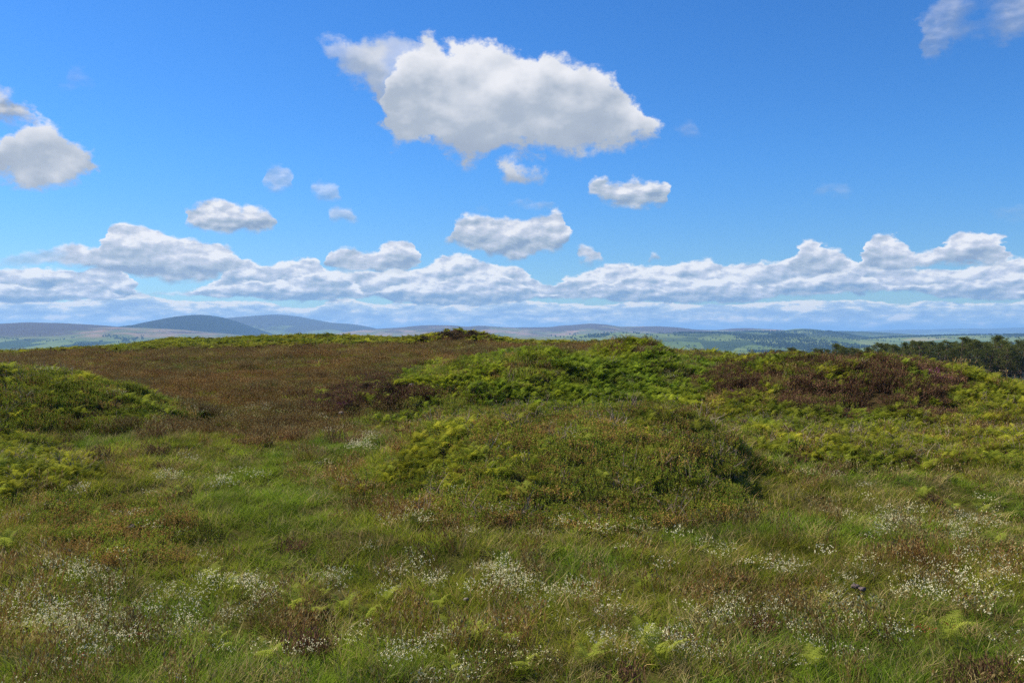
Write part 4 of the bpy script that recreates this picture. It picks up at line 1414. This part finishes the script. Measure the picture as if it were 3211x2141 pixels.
FERNS = [(4, 552, 1.1, 'yellow green fern clump at the left edge beside the rusty bilberry patch'),
         (95, 524, 1.0, 'bright fern above the rusty bilberry patch on the left'),
         (209, 583, 1.0, 'tall upright fern standing alone left of the dark heather clump'),
         (230, 596, 0.9, 'fern rising out of white flowers below the tall upright fern'),
         (289, 616, 1.15, 'large pale fern on the left side of the dark heather clump'),
         (316, 622, 0.9, 'fern in the middle of the dark heather clump'),
         (343, 616, 0.9, 'fern at the right end of the dark heather clump'),
         (215, 656, 0.95, 'fern beside a dark hollow near the bottom left'),
         (265, 668, 1.0, 'spreading fern at the bottom, right of the dark hollow'),
         (322, 599, 0.7, 'small fern just above the dark heather clump'),
         (174, 500, 0.9, 'small fern on the brown tussock left of the green hollow'),
         (437, 614, 1.0, 'fern to the left of the brightest flower drift'),
         (386, 606, 0.8, 'thin fern between the dark heather clump and the flower drift'),
         (473, 650, 1.1, 'tall fern below the bright flower drift, beside a dark grass tuft'),
         (448, 640, 0.9, 'fern left of the tall fern below the bright flower drift'),
         (506, 652, 1.0, 'feathery fern right of the tall fern below the flower drift'),
         (449, 676, 0.7, 'small fern at the very bottom beside a white flower drift'),
         (641, 652, 1.1, 'fern on the dark brown grass near the bottom right of centre'),
         (660, 668, 1.2, 'wide fern at the bottom, right of the big bottom flower drift'),
         (588, 672, 1.0, 'fern standing in flowers at the bottom centre'),
         (520, 678, 0.9, 'pale fern at the bottom edge under the centre flowers'),
         (642, 591, 0.8, 'small fern in plain green grass right of centre'),
         (366, 626, 0.9, 'fern just right of and below the dark heather clump'),
         (948, 648, 1.3, 'large spreading fern above the red sorrel at bottom right'),
         (810, 674, 0.9, 'fern beside the white drift at the bottom, right of centre'),
         (924, 502, 1.2, 'tall bushy fern standing below the right bracken slope'),
         (996, 548, 1.0, 'fern at the right side among brown heather and white flowers'),
         (953, 514, 1.0, 'fern to the right of the tall bushy fern'),
         (982, 516, 1.0, 'fern farthest right in the trio below the bracken slope'),
         (466, 462, 1.2, 'pale fern on the upper left flank of the front mound'),
         (522, 500, 1.1, 'bright fern in the middle of the front mound'),
         (392, 477, 1.0, 'fern cluster at the left foot of the front mound'),
         (583, 446, 1.0, 'fern on top of the front mound, right of centre'),
         (603, 484, 1.0, 'fern on the right half of the front mound'),
         (413, 404, 1.2, 'bright fern in front of the dark heather bush left of centre'),
         (385, 400, 1.1, 'bright fern at the foot of the dark heather bushes')]
for i, (c_, r_, s, lab) in enumerate(FERNS):
    x, y, z = ground_at_px(c_, r_)
    root = bpy.data.objects.new('bracken_fern', None); COL.objects.link(root)
    root.location = (x, y, z - 0.02); root.rotation_euler = (0, 0, R_.uniform(0, 6.28)); root.scale = (s * 0.8, s * 0.8, s * 0.9)
    root['label'] = lab; root['category'] = 'fern'; root['group'] = 'single bracken ferns standing in the grass'
    for me in FERN_MESH[i % 6]:
        link_obj('frond', me, parent=root)


def bush_meshes(seed, mat, n=1500):
    global R_
    R_ = random.Random(seed)
    b = MB()
    for i in range(n):
        d = rdir(1.62)
        lump = 0.78 + 0.22 * math.sin(d.x * 5 + seed) * math.cos(d.y * 6 + seed * 2) + R_.gauss(0, 0.05)
        p = Vector((d.x * lump, d.y * lump, max(0, d.z) * lump * 0.75)) * R_.uniform(0.72, 0.95)
        for k in range(2):
            b.blade(p, (d + rdir(1.3) * 0.8 + Vector((0, 0, .3))).normalized(), R_.uniform(0.10, 0.22), 0.028, 0.1, 1 if R_.random() < 0.06 else 0, 1)
    st = MB()
    for i in range(12):
        d = rdir(1.1)
        st.tube([(0, 0, -0.1), d * 0.35, d * 0.72], [0.035, 0.025, 0.01], 5, 0)
    return b.mesh('foliage', [mat, M_RUST]), st.mesh('stems', [M_BARK])


M_HEATHB = leaf_mat('heather_bush_sprig', (0.070, 0.050, 0.028), (0.130, 0.096, 0.044), 0.15, tint=False, noise_scale=1.5)
BM = [bush_meshes(5 + i, M_HEATHB) for i in range(4)]
BUSHES = [(388, 396, 15, 13, 'big dark brown heather bush left of the central bracken bank'),
          (368, 391, 13, 9, 'darkest heather bush, upper left of the heather group'),
          (352, 410, 13, 8, 'low heather bush on the left of the group, by purple bloom'),
          (428, 398, 13, 8, 'heather bush at the right of the group beside a pale stone'),
          (404, 372.5, 5, 6, 'small round dark bush on the left shoulder of the bracken bank'),
          (250, 339, 8, 5, 'dark heather hump in the middle of the left skyline bank'),
          (278, 338, 10, 5, 'wide heather hump on the left skyline bank below the blue hill'),
          (300, 336.5, 8, 4, 'rounded heather hump at the highest part of the left skyline'),
          (350, 338, 8, 4, 'dark hump left of the skyline gap'),
          (364, 340, 8, 4, 'dark hump closest to the skyline gap'),
          (424, 341, 10, 6, 'low heather hump at the left foot of the dark skyline knoll'),
          (449, 338, 16, 8, 'largest heather hump crowning the dark skyline knoll'),
          (472, 337, 13, 7, 'second heather hump on top of the dark skyline knoll'),
          (502, 339, 10, 5, 'heather hump on the right slope of the skyline knoll'),
          (526, 341, 9, 5, 'round heather hump on the skyline right of the knoll'),
          (563, 343, 7, 4, 'small bush on the skyline left of the grassy peak'),
          (33, 374, 10, 5, 'dark heather clump on top of the left mound'),
          (58, 375, 10, 4, 'dark heather clump on the brow of the left mound, right one'),
          (118, 392, 8, 7, 'black green clump at the right shoulder of the left mound'),
          (144, 406, 8, 6, 'dark brown clump low on the right end of the left mound'),
          (54, 516, 13, 11, 'grey brown bush above the rusty bilberry patch'),
          (107, 604, 10, 9, 'dark tussock in the white flowers at lower left'),
          (32, 587, 10, 9, 'dark green tussock at the left edge, lower part'),
          (318, 622, 24, 16, 'broad dark heather clump with ferns, lower left of centre'),
          (781, 424, 8, 6, 'dark brown heather clump low on the right mound'),
          (846, 441, 8, 5, 'isolated brown heather clump in bracken under the right mound'),
          (853, 363, 6, 4, 'dark clump near the crest of the right mound')]
for i, (c_, r_, wx, hz, lab) in enumerate(BUSHES):
    x, y, z = ground_at_px(c_, r_)
    if r_ < 345 and y < 70:
        y = 96.0; x = px(c_, y); z = float(height(np.array([x]), np.array([y]))[0])
    root = bpy.data.objects.new('heather_bush', None); COL.objects.link(root)
    root.location = (x, y, z - 0.03); root.rotation_euler = (0, 0, R_.uniform(0, 6.28))
    sx = wx / F_ * y; root.scale = (sx, sx * 0.9, hz / F_ * y / 0.78)
    root['label'] = lab; root['category'] = 'heather bush'; root['group'] = 'single heather bushes and tussocks'
    f_, s_ = BM[i % 4]
    link_obj('foliage', f_, parent=root); link_obj('stems', s_, parent=root)

# a little green bush just past the grassy peak
R_ = random.Random(5)
x, y = px(659.5, 66), 66.0
z = float(height(np.array([x]), np.array([y]))[0])
root = bpy.data.objects.new('shrub', None); COL.objects.link(root); root.location = (x, y, z)
root['label'] = 'small round green shrub on the skyline just right of the grassy peak'; root['category'] = 'shrub'
b = MB()
for i in range(900):
    d = rdir(3.1); p = Vector((d.x * 0.42, d.y * 0.42, 0.85 + d.z * 0.5)) * R_.uniform(0.75, 1.0)
    b.leaf(p, rdir(3.1), rdir(3.1), 0.11, 0.06, 0)
link_obj('foliage', b.mesh('foliage', [M_FERNY]), parent=root)
st = MB()
for i in range(5):
    st.tube([(0, 0, -0.1), (R_.uniform(-.1, .1), R_.uniform(-.1, .1), 0.5), (R_.uniform(-.3, .3), R_.uniform(-.3, .3), 1.1)], [0.03, 0.02, 0.008], 5, 0)
link_obj('stem', st.mesh('stem', [M_BARK]), parent=root)

# stones
STONES = [(521, 440, 2.6, 'pale stone on top of the front mound'),
          (412, 388, 3.0, 'white stone among the heather bushes left of centre'),
          (341, 416, 2.4, 'grey stone low in the grass left of the heather bushes'),
          (466, 607, 2.6, 'small white stone left of the bright flower drift'),
          (616, 554, 1.8, 'tiny white stone in the grass below the front mound'),
          (856, 594, 4.2, 'reddish stone on the left of the pair at lower right'),
          (863, 597, 3.6, 'reddish stone on the right of the pair at lower right'),
          (77, 524, 4.0, 'pinkish stone lying above the rusty bilberry patch'),
          (130, 534, 5.0, 'flat pinkish stone right of the rusty bilberry patch')]
for i, (c_, r_, wpx, lab) in enumerate(STONES):
    x, y, z = ground_at_px(c_, r_)
    r = wpx / F_ * y
    import bmesh
    bm = bmesh.new(); bmesh.ops.create_icosphere(bm, subdivisions=3, radius=1.0)
    for v in bm.verts:
        n = v.co.normalized()
        k = 1 + 0.22 * math.sin(n.x * 3 + i) * math.cos(n.y * 4 - i) + 0.08 * math.sin(n.z * 11 + n.x * 9) + R_.gauss(0, 0.02)
        v.co = Vector((n.x * r * k, n.y * r * 0.8 * k, n.z * r * 0.62 * k))
    me = bpy.data.meshes.new('stone'); bm.to_mesh(me); bm.free(); me.materials.append(M_PINKSTONE if ('reddish' in lab or 'pinkish' in lab) else M_STONE)
    link_obj('stone', me, label=lab, cat='stone', group='stones showing in the grass', loc=(x, y, z + 0.10 + r * 0.3))

# ------------------------------------------------------------------ air
m = bpy.data.materials.new('haze_air'); m.use_nodes = True
hb = NB(m.node_tree)
pv = hb.n('ShaderNodeVolumePrincipled')
pv.inputs['Color'].default_value = (0.31, 0.58, 1.0, 1)
pv.inputs['Density'].default_value = 0.000054
pv.inputs['Anisotropy'].default_value = 0.1
ho = hb.n('ShaderNodeOutputMaterial')
hb.link(pv.outputs[0], ho.inputs['Volume'])
zmin = min((o.matrix_world @ Vector(c_)).z for o in scene.objects if o.type == 'MESH' and o.name.split('.')[0] in ('ground', 'hill') for c_ in o.bound_box)
X0, X1, Y0, Y1, Z0, Z1 = -60000, 60000, -200, 46500, zmin - 1, 330
V = [(X0, Y0, Z0), (X1, Y0, Z0), (X1, Y1, Z0), (X0, Y1, Z0), (X0, Y0, Z1), (X1, Y0, Z1), (X1, Y1, Z1), (X0, Y1, Z1)]
Fb = [(0, 3, 2, 1), (4, 5, 6, 7), (0, 1, 5, 4), (1, 2, 6, 5), (2, 3, 7, 6), (3, 0, 4, 7)]
me = bpy.data.meshes.new('haze'); me.from_pydata(V, [], Fb); me.materials.append(m)
link_obj('haze', me, kind='stuff')
